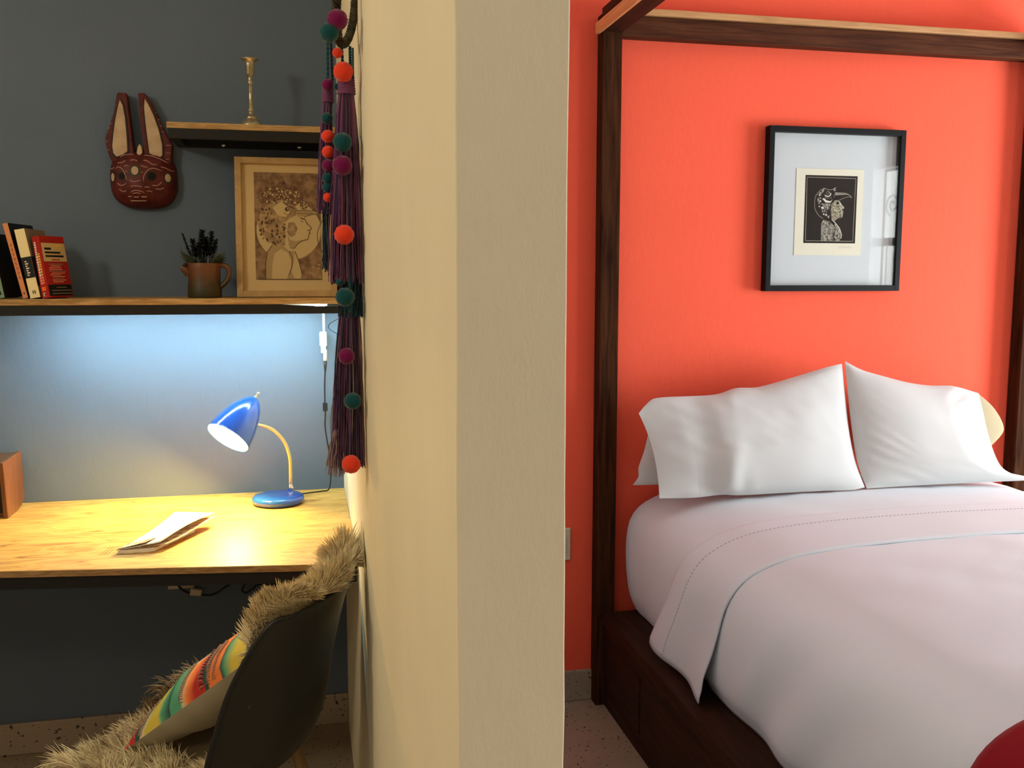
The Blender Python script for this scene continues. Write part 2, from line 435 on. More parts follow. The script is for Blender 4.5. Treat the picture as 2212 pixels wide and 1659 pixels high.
# storage base: cap rail, drawer fronts, plinth
MB().box(0.924, 1.075, 0.90, 2.834, 0.277, 0.316).build('side_rail', M['bedwood_y'], bed, bevel=.004)
MB().box(2.34, 2.491, 0.90, 2.834, 0.277, 0.316).build('side_rail', M['bedwood_y'], bed, bevel=.004)
MB().box(1.075, 2.34, 0.90, 2.834, 0.27, 0.312).build('platform', M['bedwood_y'], bed)
MB().box(1.06, 2.36, 0.95, 2.82, 0.0, 0.27).build('inner_base', M['bedwood_y'], bed)
for sx in (0, 1):
    fx0, fx1 = (0.934, 0.952) if sx == 0 else (2.463, 2.481)
    MB().box(fx0, fx1, 0.92, 2.834, 0.237, 0.277).build('apron', M['bedwood_y'], bed, bevel=.003)
    for (a, b) in ((2.505, 2.832), (1.715, 2.497), (0.925, 1.707)):
        MB().box(fx0 + .002 - (.0 if sx == 0 else .004), fx1, a, b, 0.062, 0.236).build('drawer_front', M['bedwood_y'], bed, bevel=.003)
    px0, px1 = (0.938, 0.956) if sx == 0 else (2.459, 2.477)
    MB().box(px0, px1, 0.92, 2.834, 0.0, 0.060).build('plinth', M['bedwood_y'], bed)
MB().box(1.0, 2.42, 0.905, 0.925, 0.0, 0.277).build('foot_board', M['bedwood_x'], bed, bevel=.003)

# ---- mattress with fitted sheet, top sheet, turned-down band
half = [(1.040, .318), (1.018, .365), (1.006, .43), (1.001, .50), (1.003, .565), (1.016, .622), (1.052, .666), (1.122, .697), (1.23, .716), (1.42, .7275), (1.71, .732)]
def xsec(off=0.0, n=72, drop=None):
    """cross section left to right; drop = list of (x,z) replacing the lower left side for a hanging cloth"""
    L = [Vector((a, 0, b)) for a, b in half]
    C = catmull(L, 8)
    out = []
    for i, p in enumerate(C):
        t = C[min(i + 1, len(C) - 1)] - C[max(i - 1, 0)]
        nrm = Vector((-t.z, 0, t.x)).normalized()
        out.append(p + nrm * off)
    if drop:
        k = next(i for i, p in enumerate(out) if p.z > drop[-1][1] + .01)
        out = [Vector((a, 0, b)) for a, b in drop] + out[k:]
    full = out + [Vector((3.42 - p.x, 0, p.z)) for p in reversed(out[:-1])]
    return resample(full, n)
mt = MB(); sec = xsec(0, 76)
ys = [0.965, 0.97, 0.985, 1.01] + [1.05 + i * 0.0445 for i in range(40)] + [2.83, 2.852, 2.866, 2.872]
rows = []
for y in ys:
    e = min(y - 0.965, 2.872 - y); s = 1 - 0.06 * max(0, 1 - e / 0.05) ** 2
    r = []
    for i, p in enumerate(sec):
        c = Vector((1.71, 0, .50)); q = c + (p - c) * s
        w = 0
        if y > 2.2: w = .0035 * nz(q.x * 3 + q.z * 9, y * 7, 1.1) + .0052 * nz(q.x * 7 + y * 5, y * 15 + q.x * 11, 4.0)
        side = max(0, (.66 - q.z) / .3)
        w2 = .006 * side * nz(y * 9, q.z * 6 + y * 4, 2.0)
        r.append((q.x + (w2 if q.x < 1.71 else -w2), y, q.z + (w if q.z > .69 else 0)))
    rows.append(r)
mt.grid(rows, 0, True)
n = len(sec)
mt.add(rows[0], [tuple(reversed(range(n)))], 0, False); mt.add(rows[-1], [tuple(range(n))], 0, False)
mt.add([rows[0][0], rows[0][-1], rows[-1][-1], rows[-1][0]], [(0, 1, 2, 3)], 0, False)
mattress = thing('mattress', 'thick white mattress in a fitted sheet on the dark bed base', 'mattress', (1.71, 1.92, .318))
mt.build('fitted_sheet', M['sheet'], mattress)

sheet = thing('top_sheet', 'white top sheet tucked over the mattress with its edge folded down', 'sheet', (1.71, 1.6, .32))
ts = MB(); rows = []
secT = xsec(.006, 110)
NY = 62
for j in range(NY):
    y = 0.945 + (2.22 - 0.945) * j / (NY - 1)
    r = []
    for i, p in enumerate(secT):
        side = min(1, max(0, (.70 - p.z) / .30))
        fold = .0165 * side * (sin(y * 19 + p.z * 15 + 2.5 * nz(y * 2.4, 0, 1)) * .6 + .8 * nz(y * 9 + p.z * 7, p.z * 2, 3.3)) * (1 - .7 * max(0, min(1, (y - 2.0) / .1)))
        fold += .016 * side * (1 - abs(sin(y * 6.5 + (p.z - .5) * 6 + 1.4 * nz(y * 2, p.z, 7)))) ** 3 * (1 - max(0, min(1, (y - 1.95) / .1)))
        flare = .012 * side ** 2 * (0.6 if p.z > .36 else 0.2)
        sg = -1 if p.x < 1.71 else 1
        # long soft creases running diagonally over the left shoulder
        cr = .0032 * nz(p.x * 5 + y * 5.0, (p.x - y) * 1.6, 8.0) + .002 * nz(p.x * 9, y * 22 - p.x * 7, 2.0)
        r.append((p.x + sg * (fold + flare), y, p.z + (cr if p.z > .60 else 0) + (.006 if p.z > .7 else 0) * sin(min(1, max(0, (y - .95) / 1.1)) * pi)))
    rows.append(r)
ts.grid(rows, 0, True)
ts.build('sheet_cover', M['sheet'], sheet, solid=.003, offset=1)
# turned-down band hanging over the left side
def band_profile(y0):
    return xsec(.0115, 120, drop=[(.968, .342), (.972, .40), (.980, .46), (.985, .52), (.991, .58)])
bp = band_profile(0)
tb = MB(); rows = []; NB = 26
for j in range(NB):
    t = j / (NB - 1)
    r = []
    for i, p in enumerate(bp):
        side = min(1, max(0, (.69 - p.z) / .33))
        # the band sits skewed where it hangs: wide at the hem
        y0 = 2.045 + .085 * side + .02 * nz(p.z * 5, 1, 1) * side
        y1 = 2.345 + .150 * side ** 1.2
        y = y0 + (y1 - y0) * t
        sg = -1 if p.x < 1.71 else 1
        fold = .012 * side * sin(t * 7.0 + 1.0 + p.z * 3)
        lift = .0006
        th = .002 + (.007 if t < .02 else 0)
        z = p.z + (lift if p.z > .6 else 0) - (.018 * side * (1 - t) if side > .9 else 0) - (.0035 if (t < .02 and p.z > .6) else 0)
        if t > .98 and p.z > .6: z -= .010
        r.append((p.x + sg * (fold), y, z))
    rows.append(r)
tb.grid(rows, 0, True)
tb.build('turned_down_edge', M['sheet'], sheet, solid=.003, offset=1)['label'] = 'folded-over band hanging down the left side'
# stitched hem: a row of small stitches across the band and down the hanging part
st = MB()
tcol = 0.70
def band_pt(i, t):
    a = t * (NB - 1); k = int(a); f = a - k
    A = Vector(rows[k][i]); B = Vector(rows[min(k + 1, NB - 1)][i]); return A.lerp(B, f)
path = [band_pt(i, tcol) for i in range(0, 112)]
path = resample(path, 330)
for k in range(0, 328, 2):
    a, b = path[k], path[k + 1]
    nrm = Vector((-(b - a).z, 0, (b - a).x));
    if nrm.length > 0: nrm.normalize()
    a2, b2 = a + nrm * .0042, b + nrm * .0042
    st.tube([a2, b2], .0007, 4, caps=False)
stuff(st.build('hem_stitching', M['stitch'], sheet))

# ---- pillows
def coons(top, bot, left, right, nu, nv):
    T = resample(catmull([Vector((a, b, 0)) for a, b in top], 6), nu); B = resample(catmull([Vector((a, b, 0)) for a, b in bot], 6), nu)
    L = resample(catmull([Vector((a, b, 0)) for a, b in left], 6), nv); R = resample(catmull([Vector((a, b, 0)) for a, b in right], 6), nv)
    g = []
    for j in range(nv):
        v = j / (nv - 1); row = []
        for i in range(nu):
            u = i / (nu - 1)
            p = B[i] * (1 - v) + T[i] * v + L[j] * (1 - u) + R[j] * u
            p -= B[0] * (1 - u) * (1 - v) + B[-1] * u * (1 - v) + T[0] * (1 - u) * v + T[-1] * u * v
            row.append((p.x, p.y, u, v))
        g.append(row)
    return g
def pillow(name, outl, Y0, k, thick_f, thick_b, wr, label, matl, open_side=None, nu=56, nv=40):
    g = coons(outl['top'], outl['bot'], outl['left'], outl['right'], nu, nv)
    nrm = Vector((0, -1, k)).normalized()
    mb = MB()
    front, back = [], []
    for row in g:
        fr, br = [], []
        for (x, z, u, v) in row:
            base = Vector((x, Y0 + k * (z - .73), z))
            fu = (max(0, 1 - abs(2 * u - 1) ** 2.6)) ** .62; fv = (max(0, 1 - abs(2 * v - 1) ** 2.4)) ** .62
            prof = fu * fv
            if open_side == 'left': prof *= .35 + .65 * min(1, max(0, (u - .02) / .30)) ** .8 if u < .32 else 1
            if open_side == 'right': prof *= .35 + .65 * min(1, max(0, (.98 - u) / .30)) ** .8 if u > .68 else 1
            w = wr(u, v) * min(1, prof * 3)
            fr.append(base + nrm * (thick_f * prof + w)); br.append(base - nrm * (thick_b * prof) )
        front.append(fr); back.append(br)
    mb.grid(front, 0, True, flip=False); mb.grid(back, 0, True, flip=True)
    zmin = min(p.z for r in front for p in r)
    root = thing(name, label, 'pillow', (sum(p.x for p in front[0]) / nu, Y0, zmin), 'pillows at the head of the bed')
    mb.build('pillow_case', matl, root)
    return root, front
LP = dict(top=[(0.994, 0.979), (1.028, 1.009), (1.068, 1.023), (1.244, 1.027), (1.324, 1.045), (1.404, 1.047), (1.538, 1.076), (1.641, 1.1), (1.708, 1.112)],
          right=[(1.708, 0.738), (1.692, 0.813), (1.690, 0.91), (1.698, 1.008), (1.708, 1.112)],
          bot=[(1.026, 0.737), (1.136, 0.734), (1.226, 0.738), (1.285, 0.734), (1.439, 0.734), (1.564, 0.734), (1.658, 0.732), (1.708, 0.738)],
          left=[(1.026, 0.737), (1.029, 0.787), (1.026, 0.859), (1.013, 0.925), (0.994, 0.979)])
RP = dict(top=[(1.721, 1.12), (1.772, 1.093), (1.835, 1.074), (1.932, 1.049), (2.015, 1.037), (2.101, 1.033), (2.19, 1.008)],
          right=[(2.420, 0.734), (2.292, 0.742), (2.252, 0.753), (2.215, 0.776), (2.199, 0.815), (2.191, 0.879), (2.191, 0.952), (2.19, 1.008)],
          bot=[(1.714, 0.734), (1.839, 0.735), (2.006, 0.735), (2.176, 0.734), (2.331, 0.733), (2.420, 0.734)],
          left=[(1.714, 0.734), (1.698, 0.813), (1.700, 0.91), (1.708, 1.008), (1.721, 1.12)])
def wrL(u, v):
    w = .004 * nz(u * 5, v * 5, 1.0) + .0025 * nz(u * 14 + v * 8, v * 4 - u * 3, 2.0) * (v > .4)
    # loose pleat of the open pillowcase end
    w += .013 * math.exp(-((u - (.30 + .16 * v)) / .045) ** 2) * max(0, 1 - v * 1.6)
    w -= .010 * math.exp(-((u - (.22 + .05 * v)) / .07) ** 2)
    if .5 < v: w += .004 * math.exp(-((u - .42 - .1 * (v - 1)) / .03) ** 2) * (v - .5) * 2
    if v < .25: w += .003 * sin(u * 60) * max(0, nz(u * 4, 3, 3)) * (1 - v * 4)
    return w
def wrR(u, v):
    w = .004 * nz(u * 4 + 7, v * 5, 1.0)
    d = math.exp(-((u - .16) / .14) ** 2) * (1 if v < .8 else max(0, (1 - v) * 5))
    w += .0034 * d * max(0, 1 - v * 1.15) * sin((v + u * .75) * 52 + 4 * nz(u * 4, v * 3, 5)) * (.5 + nz(u * 3, v * 6, 2))
    d2 = math.exp(-(((u - .86) / .13) ** 2 + ((v - .93) / .13) ** 2))
    w += .007 * d2 * sin((v * 1.2 - u * .7) * 44)
    return w
PY, PK = 2.60, .42
for o_ in (LP, RP):
    for k_ in o_: o_[k_] = [(a_, b_ + .003) for a_, b_ in o_[k_]]
rl, LF = pillow('bed_pillow', LP, PY, PK, .060, .045, wrL, 'white pillow leaning on the orange wall, left half of the bed head', M['pillow'], 'left')
rr, RF = pillow('bed_pillow', RP, PY, PK, .060, .045, wrR, 'white pillow leaning on the orange wall, right half of the bed head', M['pillow'], 'right')
# hem band of the left pillow case: a slightly proud strip at its open end
hb = MB(); rws = []
for j in range(len(LF)):
    r = []
    for i in range(0, 11):
        q_ = 1 if i < 10 else .35; p = LF[j][i] + Vector((0, -.0011, .0004)) * q_; r.append(p)
    rws.append(r)
hb.grid(rws, 0, True)
hb.build('pillow_case_hem', M['pillow'], rl)
RRP = dict(top=[(1.80, .985), (1.95, 1.0), (2.10, 1.004), (2.206, 1.004), (2.268, .999)], right=[(2.255, .80), (2.335, .855), (2.350, .890), (2.322, .949), (2.268, .999)],
           bot=[(1.80, .79), (2.0, .785), (2.255, .80)], left=[(1.80, .79), (1.79, .89), (1.80, .985)])
RLP = dict(top=[(1.06, .90), (1.2, .95), (1.4, .97), (1.58, .97)], right=[(1.60, .76), (1.60, .85), (1.58, .97)],
           bot=[(0.992, .752), (1.05, .75), (1.3, .75), (1.60, .76)], left=[(0.992, .752), (1.013, .775), (1.017, .803), (1.04, .849), (1.06, .90)])
pillow('bed_pillow', RRP, 2.735, .33, .03, .03, lambda u, v: .003 * nz(u * 5, v * 5, 9), 'white pillow with warm sunlight put into its colour, hidden behind the right front pillow, one corner showing', cloth('sunlit_pillow_cotton', (0.44, 0.37, 0.23, 1)))  # yellow of the sunlit pillowcase is painted into the cloth colour
pillow('bed_pillow', RLP, 2.735, .36, .028, .028, lambda u, v: .003 * nz(u * 5, v * 5, 6), 'white pillow hidden behind the left front pillow, lower corner showing', M['pillow'])
# crimson throw laid across the foot of the bed
rt_ = MB(); rows = []
secR = xsec(.019, 96, drop=[(.972, .47), (.976, .52), (.980, .56)])
for j in range(22):
    y = 0.935 + (1.205 - .935) * j / 21
    r = []
    for p in secR:
        side = min(1, max(0, (.68 - p.z) / .25)); sg = -1 if p.x < 1.71 else 1
        r.append((p.x + sg * .008 * side * sin(y * 30 + p.z * 6), y + .012 * nz(p.x * 3, p.z * 3, 5) + (.012 * (p.x - 1.0) if j > 15 else 0), p.z + .0025 * nz(p.x * 7, y * 9, 3)))
    rows.append(r)
rt_.grid(rows, 0, True)
tag(rt_.build('red_throw', M['red_cloth'], solid=.009, offset=1), 'crimson woven throw laid across the foot of the white bed', 'throw')

# ================================================================== PICTURE ON THE ORANGE WALL
pic = thing('framed_print', 'black framed print of a bird-headed figure with wide white mat on the orange wall', 'picture', (1.73, 2.89, 1.61))
def frame_bars(x0, x1, z0, z1, y0, y1, w, m, parent, bevel=.0015):
    MB().box(x0, x0 + w, y0, y1, z0, z1).build('frame_bar', m, parent, bevel=bevel)
    MB().box(x1 - w, x1, y0, y1, z0, z1).build('frame_bar', m, parent, bevel=bevel)
    MB().box(x0 + w, x1 - w, y0, y1, z1 - w, z1).build('frame_bar', m, parent, bevel=bevel)
    MB().box(x0 + w, x1 - w, y0, y1, z0, z0 + w).build('frame_bar', m, parent, bevel=bevel)
fx0, fx1, fz0, fz1 = 1.4795, 1.973, 1.348, 1.878
frame_bars(fx0, fx1, fz0, fz1, 2.8605, 2.892, .019, M['black_frame'], pic)
MB().box(fx0 + .019, fx1 - .019, 2.8840, 2.8880, fz0 + .019, fz1 - .019).build('mat_board', M['mat_board'], pic)
MB().box(fx0 + .018, fx1 - .018, 2.8660, 2.8680, fz0 + .018, fz1 - .018).build('glass_pane', M['glass'], pic)
def art_builder(x0, x1, z0, z1, yfront, tilt=0.0, ztilt=0.0):
    """flat artwork: returns functions placing polygons in unit coordinates (u right, v up) on a plane"""
    def P(u, v, layer):
        z = z0 + (z1 - z0) * v; return (x0 + (x1 - x0) * u, yfront + tilt * (z - ztilt) - .00022 * layer, z)
    def poly(mb, pts, layer, mi):
        a = sum(pts[i][0] * pts[(i + 1) % len(pts)][1] - pts[(i + 1) % len(pts)][0] * pts[i][1] for i in range(len(pts)))
        if a < 0: pts = list(reversed(pts))
        mb.add([P(u, v, layer) for u, v in pts], [tuple(range(len(pts)))], mi)
    def disc(mb, u, v, ru, rv, layer, mi, n=20):
        poly(mb, [(u + ru * cos(2 * pi * k / n), v + rv * sin(2 * pi * k / n)) for k in range(n)], layer, mi)
    def line(mb, pts, w, layer, mi):
        asp = (z1 - z0) / (x1 - x0)
        for (a, b), (c, d) in zip(pts[:-1], pts[1:]):
            dx, dy = c - a, (d - b) * asp; L = sqrt(dx * dx + dy * dy) or 1
            nx, ny = -dy / L * w / 2, dx / L * w / 2 / asp
            poly(mb, [(a + nx, b + ny), (a - nx, b - ny), (c - nx, d - ny), (c + nx, d + ny)], layer, mi)
    return poly, disc, line
# cream paper and the black linocut
MB().box(1.590, 1.835, 2.8825, 2.8838, 1.466, 1.748).build('paper_sheet', M['paper_cream'], pic)
x0, x1, z0, z1 = 1.6225, 1.8125, 1.506, 1.7265
poly, disc, line = art_builder(x0, x1, z0, z1, 2.8823)
art = MB()
def U(px, py):   # measured in a 1343 x 1659 close-up, with perspective of the plate removed
    fy = (py - 120) / (1290 - 120)
    lx = 208 - 58 * fy; rx_ = 1100 - 62 * fy
    u = (px - lx) / (rx_ - lx); ty = 120 + 45 * u; by = 1290 + 18 * u
    return (u, 1 - (py - ty) / (by - ty))
poly(art, [(0, 0), (1, 0), (1, 1), (0, 1)], 0, 0)
line(art, [(.04, .035), (.03, .97), (.965, .965), (.955, .03), (.04, .035)], .009, 1, 1)
# torso (back and arm)
poly(art, [U(*p) for p in ((455, 1255), (460, 1100), (465, 960), (500, 895), (600, 925), (640, 960), (690, 1020), (690, 1100), (655, 1160), (670, 1262))], 1, 2)
poly(art, [U(*p) for p in ((690, 960), (745, 1000), (790, 1090), (805, 1160), (795, 1220), (765, 1262), (700, 1262), (675, 1180), (700, 1090))], 1, 2)
line(art, [U(*p) for p in ((455, 1255), (460, 1100), (465, 960), (500, 895))], .008, 2, 1)
line(art, [U(*p) for p in ((640, 890), (700, 950), (770, 1040), (805, 1150), (795, 1220))], .012, 2, 4)
line(art, [U(*p) for p in ((500, 1020), (560, 1030), (610, 990), (620, 930))], .008, 2, 0)
# face
poly(art, [U(*p) for p in ((640, 630), (690, 570), (760, 560), (790, 610), (850, 700), (815, 720), (840, 745), (835, 800), (815, 850), (760, 865), (690, 915), (640, 880), (625, 760))], 1, 3)
line(art, [U(*p) for p in ((770, 580), (810, 650), (852, 695), (838, 712))], .014, 2, 4)
line(art, [U(*p) for p in ((690, 905), (760, 862), (820, 855), (830, 815), (812, 800), (840, 765), (820, 745))], .010, 2, 1)
disc(art, *U(745, 615), .028, .020, 2, 0); disc(art, *U(802, 705), .010, .009, 2, 4)
# bird hood
poly(art, [U(*p) for p in ((480, 870), (400, 780), (352, 690), (352, 570), (375, 470), (440, 400), (520, 350), (600, 375), (670, 370), (700, 440), (690, 540), (640, 590), (625, 700), (640, 900), (560, 880))], 1, 0)
line(art, [U(*p) for p in ((490, 870), (430, 830), (380, 760), (352, 690), (352, 570), (375, 470), (440, 400), (520, 350), (570, 375), (620, 385), (680, 370))], .008, 2, 1)
poly(art, [U(*p) for p in ((480, 530), (540, 600), (625, 605), (690, 500), (700, 440), (680, 520), (620, 580), (550, 560), (520, 525))], 3, 4)
poly(art, [U(*p) for p in ((470, 620), (560, 610), (625, 620), (600, 720), (560, 730))], 2, 2)
line(art, [U(575 + 55 * cos(a), 445 + 50 * sin(a)) for a in [2.6 - k * .25 for k in range(12)]], .018, 3, 4)
disc(art, *U(580, 432), .035, .026, 2, 2); disc(art, *U(585, 435), .016, .012, 3, 0)
line(art, [U(*p) for p in ((440, 470), (480, 430), (520, 355))], .03, 2, 2)
poly(art, [U(*p) for p in ((670, 380), (690, 345), (750, 330), (710, 365), (715, 400), (690, 410))], 2, 2)
# beak
poly(art, [U(*p) for p in ((700, 430), (800, 435), (900, 455), (960, 485), (985, 530), (930, 510), (850, 530), (760, 565), (700, 500))], 2, 0)
line(art, [U(*p) for p in ((700, 435), (800, 440), (900, 455), (955, 485), (985, 525))], .012, 3, 1)
line(art, [U(*p) for p in ((985, 528), (930, 508), (850, 530), (770, 565))], .007, 3, 1)
for k in range(14):
    f = k / 13; line(art, [U(715 + 195 * f, 445 + 18 * f), U(712 + 195 * f, 478 - 6 * f)], .007, 3, 4)
# dots of the hood
rnd = random.Random(3)
for (a, b, r) in ((440, 475, 10), (450, 575, 15), (487, 690, 23), (545, 810, 17), (430, 665, 11), (412, 550, 10), (485, 750, 10), (500, 800, 12), (425, 610, 9), (455, 520, 8), (590, 850, 9), (520, 745, 8), (450, 430, 10)):
    disc(art, *U(a, b), r / 900, r / 1170, 3, 4, 12)
for k in range(60):
    t = rnd.random(); a = 400 + 190 * t ** 1.3 + rnd.uniform(-30, 35); b = 450 + 430 * t; r = rnd.uniform(3, 7)
    disc(art, *U(a, b), r / 900, r / 1170, 3, 1 if rnd.random() < .6 else 4, 8)
for k in range(16):
    a = rnd.uniform(530, 660); b = rnd.uniform(490, 560); disc(art, *U(a, b), .006, .005, 2, 1, 6)
art.build('linocut_print', [M['ink_black'], M['ink_line'], M['ink_mid'], M['ink_face'], M['ink_light']], pic)
sg = MB(); poly2, disc2, line2 = art_builder(1.59, 1.835, 1.466, 1.748, 2.8823)
line2(sg, [(.66 + .018 * k, .095 + .012 * ((-1) ** k)) for k in range(12)], .004, 0, 0)
sg.build('pencil_signature', M['pencil'], pic)
sg2 = MB(); line2(sg2, [(.10 + .01 * k, .098 + .006 * ((-1) ** k)) for k in range(4)], .003, 0, 0)
sg2.build('edition_number', M['pencil'], pic)

# wall switch on the orange wall, half hidden by the partition end
sw = thing('wall_switch', 'cream switch plate low on the orange wall, half hidden by the partition end', 'switch', (.803, 2.893, .533))
MB().box(.773, .8345, 2.8845, 2.8928, .479, .587).build('plate', M['cream_plastic'], sw, bevel=.004, seg=3)
MB().box(.785, .820, 2.881, 2.8845, .505, .561).build('rocker', M['cream_plastic'], sw, bevel=.002)

# ================================================================== STUDY SIDE: SHELVES AND DESK
shelf = thing('wall_shelf', 'long wooden shelf with black rail, lower of the two on the blue wall', 'shelf', (-.6, 2.78, 1.30))
MB().box(-1.62, .1148, 2.662, 2.8995, 1.3205, 1.337).build('board', M['shelf_edge'], shelf, bevel=.0012)
MB().box(-1.62, -.055, 2.664, 2.690, 1.294, 1.3203).build('frame_rail', M['black_metal'], shelf)
MB().prism_xz([(-.055, 1.294), (.1145, 1.294), (.1145, 1.3155), (.06, 1.3142), (-.02, 1.3172), (-.055, 1.3203)], 2.664, 2.676).build('frame_rail', M['black_metal'], shelf)
MB().box(-1.62, .1145, 2.874, 2.8995, 1.294, 1.3203).build('frame_rail', M['black_metal'], shelf)
for x in (-1.60, -.80):
    MB().box(x, x + .026, 2.690, 2.874, 1.294, 1.3203).build('frame_crosspiece', M['black_metal'], shelf)
ushelf = thing('wall_shelf', 'short wooden shelf with black rail, upper of the two, beside the hare mask', 'shelf', (-.1, 2.8, 1.76))
MB().box(-.337, .1148, 2.702, 2.8995, 1.7855, 1.8015).build('board', M['shelf_edge'], ushelf, bevel=.0012)
MB().box(-.333, .1145, 2.704, 2.726, 1.760, 1.7853).build('frame_rail', M['black_metal'], ushelf)
MB().box(-.333, .1145, 2.876, 2.8995, 1.760, 1.7853).build('frame_rail', M['black_metal'], ushelf)
MB().box(-.333, -.309, 2.726, 2.876, 1.760, 1.7853).build('frame_crosspiece', M['black_metal'], ushelf)
MB().box(-.309, .114, 2.726, 2.876, 1.7835, 1.7853).build('under_panel', M['black_metal'], ushelf)
for x in (-.205, .005):
    MB().lathe([(.0065, 0), (.0065, .004), (.003, .006)], (x, 2.86, 1.7650), (0, -1, 0), 12).build('screw_head', M['chrome'], ushelf)
# LED strip under the lower shelf
led = thing('led_strip', 'cool white LED strip glowing under the lower wall shelf', 'light strip', (-.3, 2.73, 1.31))
MB().box(-.70, .070, 2.716, 2.736, 1.314, 1.3195).build('channel', M['white_plastic'], led)
MB().box(-.695, .065, 2.719, 2.733, 1.3105, 1.3138).build('diffuser', M['led'], led)
MB().box(.045, .064, 2.684, 2.698, 1.3135, 1.3190).build('end_diode', M['led'], led)
# its lead with white connectors, black cable and inline switch
lead = thing('led_cable', 'thin cable with white plugs and black inline switch hanging from the shelf to the desk', 'cable', (.065, 2.88, .77))
MB().box(.0600, .0665, 2.876, 2.880, 1.225, 1.3185).build('white_lead', M['white_plastic'], lead)
MB().box(.0500, .0715, 2.868, 2.884, 1.188, 1.232).build('plug_body', M['white_plastic'], lead, bevel=.004)
MB().box(.0535, .0680, 2.870, 2.882, 1.168, 1.190).build('plug_body', M['white_plastic'], lead, bevel=.002)
MB().tube([(.0655, 2.876, 1.178), (.0655, 2.876, 1.145)], .0058, 10).build('jack', M['white_plastic'], lead)
MB().tube([(.0655, 2.876, 1.148), (.065, 2.876, 1.125), (.0645, 2.876, 1.112)], [.0052, .0042, .0025], 10).build('jack_sleeve', M['black_rubber'], lead)
cb = catmull([(.0645, 2.876, 1.115), (.062, 2.878, 1.07), (.062, 2.878, 1.02), (.0625, 2.878, .985), (.061, 2.878, .945), (.068, 2.880, .89), (.076, 2.880, .84), (.0745, 2.878, .79), (.068, 2.868, .756), (.045, 2.850, .7545), (.01, 2.835, .7545), (-.012, 2.826, .7545)], 6)
MB().tube(cb, .0021, 6).build('black_cable', M['black_rubber'], lead)
MB().box(.0555, .0695, 2.872, 2.884, .993, 1.018).build('inline_switch', M['black_rubber'], lead, bevel=.002)

desk = thing('wall_desk', 'plywood desk top on a black metal frame under the lower shelf', 'desk', (-.6, 2.5, .70))
fy = lambda x: 2.1315 - .141 * x
MB().prism([(-1.62, fy(-1.62)), (.1145, fy(.1145)), (.1145, 2.8995), (-1.62, 2.8995)], .735, .750).build('desk_top', [M['ply']], desk, bevel=.001)
MB().prism([(-1.62, fy(-1.62) - .0015), (.109, fy(.109) - .0015), (.109, fy(.109) - .0002), (-1.62, fy(-1.62) - .0002)], .7352, .7490).build('edge_band', M['ply_edge'], desk)
MB().prism([(-1.62, fy(-1.62) + .003), (.108, fy(.108) + .003), (.108, fy(.108) + .030), (-1.62, fy(-1.62) + .030)], .7065, .7348).build('frame_rail', M['black_metal'], desk)
MB().box(-1.62, .110, 2.872, 2.8995, .7065, .7348).build('frame_rail', M['black_metal'], desk)
for x in (-1.60, -.76, .083):
    MB().box(x, x + .025, fy(x) + .031, 2.871, .7065, .7348).build('frame_crosspiece', M['black_metal'], desk)
mk = MB()
for (a, b, c, d, w) in ((-.474, 2.306, -.462, 2.378, .0012), (-.466, 2.306, -.455, 2.378, .0016), (-.458, 2.306, -.447, 2.378, .0012), (.0700, 2.330, .0660, 2.440, .0011), (.0800, 2.352, .0770, 2.432, .0026), (.0885, 2.360, .0870, 2.440, .0011)):
    mk.prism([(a, b), (a + w, b), (c + w, d), (c, d)], .7501, .7503)
stuff(mk.build('stamped_mark', flat('faded_stamp_ink', (.10, .06, .02, 1), .8), desk))

# ------------------------------------------------------------------ desk lamp
lamp = thing('desk_lamp', 'blue gooseneck desk lamp, lit, standing on the plywood desk', 'lamp', (-.078, 2.742, .750))
MB().lathe([(.064, 0), (.0705, .004), (.073, .010), (.0722, .017), (.067, .0225), (.05, .0255), (.02, .0265), (.001, .0266)], (-.078, 2.742, .7505), n=48).build('lamp_base', M['blue_enamel'], lamp)
sock = (-.043, 2.790, .776)
MB().lathe([(.0085, 0), (.0085, .010), (.0065, .012), (.006, .018)], sock, n=16).build('neck_socket', M['chrome'], lamp)
nk = catmull([(-.043, 2.790, .790), (-.0425, 2.787, .83), (-.0435, 2.78, .872), (-.055, 2.768, .918), (-.080, 2.752, .955), (-.105, 2.744, .972), (-.138, 2.728, .984)], 14)
rad = [.0056 + .0007 * ((i % 2) * 2 - 1) for i in range(len(nk))]
MB().tube(nk, rad, 12).build('gooseneck', flat('gold_chrome', (0.78, 0.66, 0.44, 1), .25, 1.0), lamp)
Mo = Vector((-.205, 2.672, .956)); Ax = Vector((.52, .50, .72)).normalized()   # mouth centre and axis towards the apex
prof = [(.0625, 0), (.0618, .012), (.0585, .035), (.053, .060), (.0455, .085), (.036, .107), (.0255, .124), (.0165, .134), (.0105, .1385)]
inner = [(r - .0016, h) for r, h in prof]
MB().lathe(prof + [(.0005, .1395)], Mo, Ax, 48, close_ends=False).build('lamp_shade', [M['blue_enamel']], lamp)
MB().lathe([(.0612, .0005)] + [(r - .0022, h - .0015) for r, h in prof[1:]] , Mo, Ax, 40, close_ends=False).build('shade_lining', M['shade_inside'], lamp)
MB().lathe([(.0625, -.0012), (.0633, .0006), (.0625, .0022)], Mo, Ax, 48, close_ends=False).build('shade_rim', M['blue_enamel'], lamp)
ap = Mo + Ax * .139
MB().lathe([(.0055, 0), (.0055, .006), (.003, .0065), (.003, .014), (.0042, .0145), (.0042, .020), (.001, .021)], ap, Ax, 14).build('switch_knob', M['brass'], lamp)
for (dx) in (-.012, .012):
    q = Mo + Ax * .1345 + Ax.cross(Vector((0, 1, 0))).normalized() * dx
    MB().ball(q, .0022, 8, 6).build('vent_rivet', M['chrome'], lamp)
bc = Mo + Ax * .029
